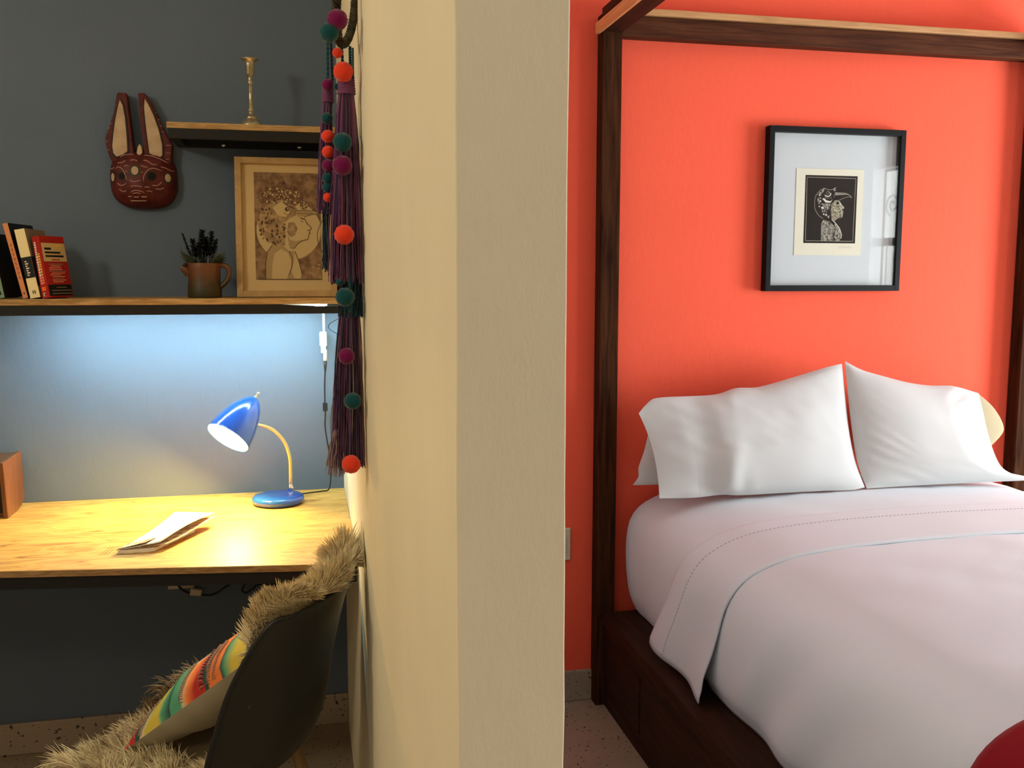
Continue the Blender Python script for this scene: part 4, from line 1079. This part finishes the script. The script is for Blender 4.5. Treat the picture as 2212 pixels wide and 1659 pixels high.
stuff(da.build('sepia_drawing', [M['sepia_bg'], M['sepia_paper'], M['sepia_soft'], M['sepia_mid'], M['sepia_crest'], M['sepia_dark'], M['sepia_mid']], dr))

# ------------------------------------------------------------------ tassel garland hanging on the partition
GY = 1.75
gar = thing('tassel_garland', 'wicker ring hung with purple and teal tassels and bright pompoms on the partition', 'garland', (.085, GY, 1.86))
sc_ = .941
def GP(x, z, dy=0.0): return Vector((x * sc_, GY + dy, 1.4 + (z - 1.4) * sc_))
M['wicker'] = noisy('dark_wicker', (.022, .017, .010, 1), (.085, .066, .040, 1), 70, .7, 4)
rg = MB(); rcn = Vector((.0885, GY, 1.868)); rp = []
e1 = Vector((.27, .963, 0)).normalized(); e2 = Vector((.16, 0, 1)).normalized()
for k in range(60):
    a = 2 * pi * k / 60; rp.append(rcn + e1 * .062 * cos(a) + e2 * .064 * sin(a))
rg.tube(rp, .0055, 8, closed=True)
ring = rg.build('wicker_ring', M['wicker'], gar)
for q in range(5):
    pts = []
    for k in range(241):
        a = 2 * pi * k / 240; b = a * 13 + q * 2 * pi / 5
        c = rcn + e1 * .062 * cos(a) + e2 * .064 * sin(a); rad_ = (e1 * cos(a) + e2 * sin(a)); nn = e1.cross(e2)
        pts.append(c + (rad_ * cos(b) + nn * sin(b)) * .0056)
    MB().tube(pts, .0026, 5).build('wicker_strand', M['wicker'], ring)
TC = {k: flat('thread_' + k, c, .8, 0, .15, 0, .2) for k, c in dict(plum=(.19, .055, .155, 1), violet=(.105, .050, .165, 1), dark=(.036, .022, .050, 1), rose=(.36, .09, .19, 1), teal=(.010, .085, .105, 1), deep=(.005, .036, .052, 1), pale=(.42, .29, .32, 1), mauve=(.26, .14, .20, 1), tan=(.42, .28, .20, 1)).items()}
def tassel(name, xt0, xt1, zt, xb0, xb1, zb, n, keys, dy, dep_t=.010, dep_b=.028, seed=1, ends=.010, cuff=True, tip=None):
    r_ = random.Random(seed); mb = MB(); mats = [TC[k] for k in keys]
    for i in range(n):
        u = r_.uniform(-1, 1); w_ = r_.uniform(-1, 1) * sqrt(max(0, 1 - u * u))
        T = GP((xt0 + xt1) / 2 + u * (xt1 - xt0) / 2 * .9, zt, dy + w_ * dep_t)
        ub = u + r_.uniform(-.14, .14)
        B = GP((xb0 + xb1) / 2 + ub * (xb1 - xb0) / 2 * .97, zb + r_.uniform(-ends, ends), dy + w_ * dep_b + r_.uniform(-.004, .004))
        pts = []
        ph = r_.uniform(0, 6); am = r_.uniform(.0004, .0022)
        for k in range(8):
            t = k / 7; p = T.lerp(B, t); p.x = T.x + (B.x - T.x) * (t ** .72)
            p.x += am * sin(ph + t * 9) * min(1, t * 3); p.y += am * cos(ph * 1.7 + t * 7) * min(1, t * 3)
            p.x = min(p.x, .1085)
            pts.append(p)
        mb.tube(pts, r_.uniform(.0006, .0012), 3, r_.randrange(len(mats)), caps=False)
    o = mb.build(name, mats, gar); stuff(o)
    if cuff:
        c = MB(); cx = (xt0 + xt1) / 2; hw = (xt1 - xt0) / 2
        for k in range(7):
            z = zt + .020 - k * .0048; pp = []
            for q in range(20):
                a = 2 * pi * q / 20; P = GP(cx + hw * 1.0 * cos(a) * (.93 + .02 * k), z, dy + dep_t * 1.15 * sin(a)); P.x = min(P.x, .1095); pp.append(P)
            c.tube(pp, .0030, 5, closed=True)
        c.build('tassel_wrap', TC[keys[0]], gar)
    return o
tassel('tassel', .0775, .106, 1.748, .053, .1225, 1.391, 330, ('plum', 'plum', 'violet', 'violet', 'dark', 'rose', 'mauve'), 0, .012, .030, 1, .010)
tassel('tassel', .050, .068, 1.740, .034, .062, 1.524, 110, ('plum', 'violet', 'rose', 'mauve'), .045, .009, .016, 2, .008)
tassel('tassel', .052, .060, 1.60, .042, .054, 1.415, 45, ('teal', 'deep', 'dark'), .040, .006, .008, 3, .012, cuff=False)
tassel('tassel', .074, .1185, 1.42, .0705, .1195, 1.322, 190, ('teal', 'deep', 'teal', 'dark', 'deep'), .006, .020, .026, 4, .005, cuff=False)
tassel('tassel', .078, .108, 1.385, .050, .1170, 1.030, 300, ('mauve', 'plum', 'dark', 'violet', 'dark', 'pale'), .012, .016, .028, 5, .012, cuff=False)
tassel('tassel', .058, .070, 1.10, .040, .078, 1.018, 60, ('pale', 'tan', 'mauve'), .004, .008, .018, 6, .012, cuff=False)
# braided cords from the ring down to the tassels
def braid(a, b, key, dy, r=.0016):
    for q in range(2):
        pts = []
        for k in range(50):
            t = k / 49; P = GP(a[0] + (b[0] - a[0]) * t, a[1] + (b[1] - a[1]) * t, dy)
            P.x += .0014 * cos(t * 40 + q * pi); P.y += .0014 * sin(t * 40 + q * pi); pts.append(P)
        MB().tube(pts, r, 5).build('cord', TC[key], gar)
braid((.060, 1.86), (.058, 1.745), 'teal', .02); braid((.066, 1.84), (.068, 1.75), 'dark', .03); braid((.083, 1.86), (.087, 1.76), 'deep', -.004); braid((.100, 1.825), (.100, 1.76), 'teal', .0); braid((.1045, 1.82), (.104, 1.765), 'teal', -.01, .0011)
braid((.090, 1.40), (.090, 1.33), 'teal', -.03, .001)
PC = {k: cloth('pompom_' + k, c, .95, 300, .5, .3) for k, c in dict(magenta=(.165, .003, .075, 1), teal=(.003, .065, .080, 1), red=(.86, .055, .020, 1)).items()}
for (x, z, r, c, dy) in ((.078, 1.872, .0185, 'magenta', -.075), (.062, 1.848, .0175, 'teal', -.072), (.077, 1.812, .0095, 'red', -.02), (.087, 1.778, .018, 'red', -.024), (.058, 1.753, .0115, 'magenta', .02), (.0735, 1.751, .006, 'teal', .0),
                      (.055, 1.692, .011, 'teal', .018), (.056, 1.659, .0125, 'red', .012), (.056, 1.630, .0118, 'red', .010), (.083, 1.649, .0175, 'teal', -.036), (.056, 1.605, .0125, 'magenta', .008), (.082, 1.606, .018, 'magenta', -.038),
                      (.054, 1.581, .0105, 'teal', .012), (.054, 1.564, .0105, 'teal', .014), (.0545, 1.546, .0095, 'red', .014), (.083, 1.476, .0185, 'red', -.042), (.073, 1.386, .008, 'teal', -.02), (.082, 1.357, .0178, 'teal', -.042),
                      (.083, 1.243, .0158, 'magenta', -.028), (.093, 1.155, .0165, 'teal', -.034), (.088, 1.030, .0178, 'red', -.030)):
    P = GP(x, z, dy); P.x *= (GY + dy) / GY; P.z = 1.4 + (P.z - 1.4) * (GY + dy) / GY
    m = MB(); m.ball(P, (r * sc_, r * sc_, r * sc_ * random.uniform(.92, 1.0)), 26, 17, 0, .055)
    m.build('pompom', PC[c], gar)
# a few loose threads
rr_ = random.Random(4)
for (x0, z0, x1, z1, bow) in ((.056, 1.52, .049, 1.43, -.02), (.072, 1.318, .071, 1.285, -.022), (.066, 1.20, .052, 1.06, -.008), (.116, 1.66, .116, 1.58, .004)):
    pts = [GP(x0 + (x1 - x0) * k / 14 + bow * sin(pi * k / 14), z0 + (z1 - z0) * k / 14, -.01) for k in range(15)]
    MB().tube(pts, .0005, 4).build('loose_thread', TC['dark'], gar)

# ------------------------------------------------------------------ chair
CF = Vector((-.89, .456, 0)).normalized(); CW = Vector((.456, .89, 0)).normalized(); CT = Vector((.040, 1.770, 0))
def C3(s_, w_, z_): return CT + CF * s_ + CW * w_ + Vector((0, 0, z_))
chair = thing('shell_chair', 'charcoal plastic shell chair draped with sheepskin, pulled up to the plywood desk', 'chair', (CT.x - .22, CT.y + .12, 0))
# profile from the top of the back down to the front lip: (s, z, half width, edge curl)
prof = [(-.006, .803, .125, .012), (-.005, .799, .152, .022), (.000, .785, .172, .036), (.012, .740, .188, .052), (.026, .68, .203, .066), (.040, .62, .214, .072), (.050, .56, .222, .078), (.066, .505, .226, .076), (.095, .464, .226, .070), (.140, .443, .226, .062), (.21, .436, .226, .054), (.30, .438, .224, .046), (.37, .444, .216, .034), (.405, .446, .200, .022), (.424, .440, .180, .010), (.432, .428, .160, .004)]
Pc = catmull([(a, b, 0) for a, b, c, d in prof], 5); Wc = catmull([(c, d, 0) for a, b, c, d in prof], 5)
def shell_pt(i, a):
    p, q = Pc[i], Wc[i]; t = Pc[min(i + 1, len(Pc) - 1)] - Pc[max(i - 1, 0)]
    n_ = Vector((-t.y, t.x, 0)).normalized()          # points to the sitter
    if n_.x * .7 + n_.y * .7 < 0: n_ = -n_
    e = abs(a) ** 2.2 * q.y
    return C3(p.x + n_.x * e, a * q.x, p.y + n_.y * e), C3(n_.x, 0, n_.y) - C3(0, 0, 0)
rows = [[shell_pt(i, -1 + 2 * k / 32)[0] for k in range(33)] for i in range(len(Pc))]
sh = MB().grid(rows, 0, True)
sh.build('seat_shell', M['chair_black'], chair, solid=.0055, offset=0, subsurf=1)
for sg in (-1, 1):
    pts = [shell_pt(i, sg)[0] for i in range(4, len(Pc) - 2)]
    MB().tube(pts, .0042, 6).build('shell_rim', M['chair_black'], chair)
for (sa, wa, sb, wb) in ((.16, .13, .05, .20), (.16, -.13, .05, -.20), (.30, .13, .40, .20), (.30, -.13, .40, -.20)):
    MB().tube([C3(sa, wa, .43), C3(sb, wb, .0)], [.013, .0085], 12).build('leg', M['chair_leg'], chair)
for (a, b) in (((.115, .157, .25), (.335, -.157, .25)), ((.115, -.157, .25), (.335, .157, .25)), ((.16, .13, .425), (.16, -.13, .425)), ((.30, .13, .425), (.30, -.13, .425))):
    MB().tube([C3(*a), C3(*b)], .004, 8).build('brace', M['black_metal'], chair)

# ------------------------------------------------------------------ sheepskin throw
skin = thing('sheepskin_throw', 'shaggy cream sheepskin draped over the seat and back of the dark chair', 'throw', (CT.x - .22, CT.y + .12, .45))
hp = [(.004, .806, 0, .13), (.012, .806, 0, .15), (.018, .798, 0, .165), (.026, .775, 0, .172), (.034, .73, 0, .175), (.048, .66, 0, .17), (.062, .58, 0, .17), (.090, .495, 0, .185), (.15, .458, 0, .20), (.23, .452, 0, .22), (.32, .455, 0, .225), (.38, .462, 0, .22), (.425, .456, 0, .20), (.455, .440, 0, .15)]
Hs = catmull([(a, b, d) for a, b, c, d in hp], 5)
def skin_pt(t, a):
    f = t * (len(Hs) - 1); k = min(int(f), len(Hs) - 2); p = Hs[k].lerp(Hs[k + 1], f - k)
    d = (Hs[k + 1] - Hs[k]); n_ = Vector((-d.y, d.x)).normalized()
    if k > 9 and n_.x * .5 + n_.y < 0: n_ = -n_
    if k <= 9: n_ = Vector((d.y, -d.x)).normalized(); n_ = -n_ if (n_.y < 0 and k < 9) or (k >= 9 and n_.x < 0) else n_
    e = abs(a) ** 2.4 * .045
    wob = .018 * nz(t * 9, a * 2, 3) if abs(a) > .6 else 0
    return C3(p.x + n_.x * e, a * (p.z + wob), p.y + n_.y * e), (CF * n_.x + Vector((0, 0, n_.y))), (CF * d.x + Vector((0, 0, d.y))).normalized()
rows = [[skin_pt(i / 64, -1 + 2 * k / 24)[0] for k in range(25)] for i in range(65)]
for r in rows:
    for p in r: p.x = min(p.x, .106)
MB().grid(rows, 0, True).build('hide', flat('cream_hide', (.42, .34, .22, 1), .9), skin, solid=.004, offset=1)
FUR = [noisy('cream_wool', (.84, .69, .42, 1), (.94, .82, .56, 1), 9, .8, 2), noisy('tan_wool', (.42, .30, .17, 1), (.58, .44, .27, 1), 9, .8, 2), noisy('brown_wool', (.16, .10, .05, 1), (.25, .165, .085, 1), 9, .8, 2)]
rf = random.Random(21)
def fur_patch(n, t0, t1, a0, a1, lmin, lmax, pick, comb=(.5, .4, -.35), grow_=lambda a: 1.0):
    mb = MB()
    for _ in range(n):
        t = rf.uniform(t0, t1); a = rf.uniform(a0, a1)
        P, N, D = skin_pt(t, a)
        f = t * (len(Hs) - 1)
        # no long wool pressed under the cushion
        s_ = (P - CT).dot(CF); w_ = (P - CT).dot(CW)
        if -.085 < w_ < .22 and .05 < s_ < .38 and P.z < .78: continue
        out = CW * (a * comb[1]); L = rf.uniform(lmin, lmax) * grow_(a)
        cl = Vector((nz(P.x * 30, P.y * 30, P.z * 30), nz(P.x * 30 + 5, P.y * 30, P.z * 30), nz(P.x * 30, P.y * 30 + 9, P.z * 30)))
        d = (N * .75 + D * comb[0] + out + cl * .8 + Vector((rf.uniform(-.25, .25), rf.uniform(-.25, .25), rf.uniform(-.2, .2)))).normalized()
        pts = [P - N * .002]; v = d.copy()
        for k in range(4):
            pts.append(pts[-1] + v * L / 4); v = (v + Vector((0, 0, comb[2] * .45)) + cl * .25).normalized()
        for p in pts:
            if p.x > .1080: p.x = .1080
        r = rf.uniform(.0009, .0016)
        mb.tube(pts, [r, r * 1.1, r * .9, r * .6, r * .15], 3, pick(P, t, a), caps=False)
    return mb
def pick_seat(P, t, a):
    q = nz(P.x * 7, P.y * 7, 2.0) + rf.uniform(-.25, .25) + (.55 if (P - CT).dot(CW) > .05 else -.25) - max(0, (P - CT).dot(CF) - .36) * 3.2
    return 0 if q < .1 else (1 if q < .42 else 2)
stuff(fur_patch(9500, .58, 1.0, -1, 1, .038, .070, pick_seat, (.6, .4, -.55)).build('wool', FUR, skin))
stuff(fur_patch(8500, .0, .28, -1, 1, .046, .068, lambda P, t, a: 0 if rf.random() < .85 else 1, (-.48, .2, -.03), lambda a: .58 + .42 * min(1, max(0, (a + 1) / 1.5))).build('wool', FUR, skin))
stuff(fur_patch(1800, .52, .9, -1, -.35, .03, .055, lambda P, t, a: 0 if rf.random() < .7 else 1, (.3, .5, -.5)).build('wool', FUR, skin))
stuff(fur_patch(3000, .28, .60, -1, 1, .018, .034, lambda P, t, a: 0 if rf.random() < .5 else 1, (.2, .5, -.2)).build('wool', FUR, skin))

# ------------------------------------------------------------------ cushion on the chair
def stripes():
    m, nt, p = new_mat('woven_stripes')
    tc = nt.nodes.new('ShaderNodeTexCoord'); sp = nt.nodes.new('ShaderNodeSeparateXYZ'); nt.links.new(tc.outputs['UV'], sp.inputs[0])
    nn = noise_node(nt, tc.outputs['UV'], 5, 2)
    ad = nt.nodes.new('ShaderNodeMath'); ad.operation = 'MULTIPLY_ADD'; ad.inputs[1].default_value = .045
    nt.links.new(nn, ad.inputs[0]); nt.links.new(sp.outputs['Y'], ad.inputs[2])
    g, y, o, r, c, d = (.10, .33, .19, 1), (.62, .46, .07, 1), (.78, .20, .055, 1), (.46, .035, .028, 1), (.62, .50, .30, 1), (.035, .075, .065, 1)
    st = [(0, r), (.085, r), (.088, d), (.115, d), (.12, c), (.15, c), (.155, y), (.25, y), (.27, g), (.33, d), (.335, g), (.40, g), (.41, c), (.44, o), (.50, r), (.56, r), (.565, d), (.585, d), (.59, o), (.67, o), (.68, d), (.70, g), (.75, y), (.82, y), (.83, g), (.86, o), (.91, o), (.915, y), (.955, y), (.96, g), (1.0, g)]
    # a ramp holds at most 32 stops
    c_ = ramp(nt, ad.outputs[0], [(min(1, a + .022), b) for a, b in st][:31])
    nt.links.new(c_, p.inputs['Base Color']); p.inputs['Roughness'].default_value = .9; p.inputs['Specular IOR Level'].default_value = .1
    w_ = nt.nodes.new('ShaderNodeTexWave'); w_.inputs['Scale'].default_value = 70; nt.links.new(tc.outputs['UV'], w_.inputs['Vector'])
    bump(nt, p, w_.outputs['Fac'], .25, .001)
    return m
cu = thing('striped_cushion', 'cushion with colourful woven stripes and plain cream back, leaning on the chair back', 'cushion', (CT.x - .2, CT.y + .12, .50))
b0, b1 = Vector((.385, .492)), Vector((.060, .742))
wlo, whi = -.118, .205
nn_ = Vector((.63, .776))
def cush(side, u, v):
    sv = b0.lerp(b1, v); ff = (max(0, 1 - abs(2 * u - 1) ** 2.4) * max(0, 1 - abs(2 * v - 1) ** 2.4)) ** .6
    pin = 1 - .05 * (1 - abs(2 * v - 1) ** 3)        # sides pulled in a little
    w_ = (wlo + whi) / 2 + (whi - wlo) / 2 * (2 * u - 1) * pin
    h = side * ff * (.055 if side > 0 else .075)
    h += ff * .006 * nz(u * 5, v * 7, side * 3 + 4) + (.004 * sin(v * 38 + 3 * nz(u * 3, v * 4, 1)) * math.exp(-u * 6) * min(1, ff * 3))
    return C3(sv.x + nn_.x * h, w_, sv.y + nn_.y * h)
def cush_grid(side, name, m):
    NU, NV = 30, 44
    rows = [[cush(side, i / NU, j / NV) for i in range(NU + 1)] for j in range(NV + 1)]
    o = MB().grid(rows, 0, True, flip=side < 0).build(name, m, cu)
    uv = o.data.uv_layers.new(name='UVMap'); k = 0
    for poly_ in o.data.polygons:
        for li in poly_.loop_indices:
            vi = o.data.loops[li].vertex_index; j, i = divmod(vi, NU + 1); uv.data[li].uv = (i / NU, j / NV)
    return o
cush_grid(1, 'striped_front', stripes()); cush_grid(-1, 'plain_back', cloth('cream_cushion_back', (.50, .44, .31, 1)))
# fringe threads and dark woven rows on the near edge
fr = MB(); rfr = random.Random(9)
for v0 in (.135, .42, .56, .60, .64):
    for k in range(26):
        u = .01 + .012 * k; A = cush(1, u, v0); B = cush(1, u + rfr.uniform(-.004, .004), v0 - .022)
        nrm = CF * nn_.x + Vector((0, 0, nn_.y)); fr.tube([A + nrm * .001, A.lerp(B, .5) + nrm * .0035, B + nrm * .001], .0009, 4, k % 2 if v0 == .56 else 0)
stuff(fr.build('fringe', [TC['tan'], TC['dark']], cu))
zp = catmull([cush(-1, .10, .60), cush(-1, .13, .52) - Vector((0, 0, .004)), cush(-1, .16, .45) - Vector((0, .004, .004)), cush(-1, .20, .40) - Vector((0, .004, .006))], 5)
MB().tube(zp, .0017, 6).build('loose_tie', TC['tan'], cu)
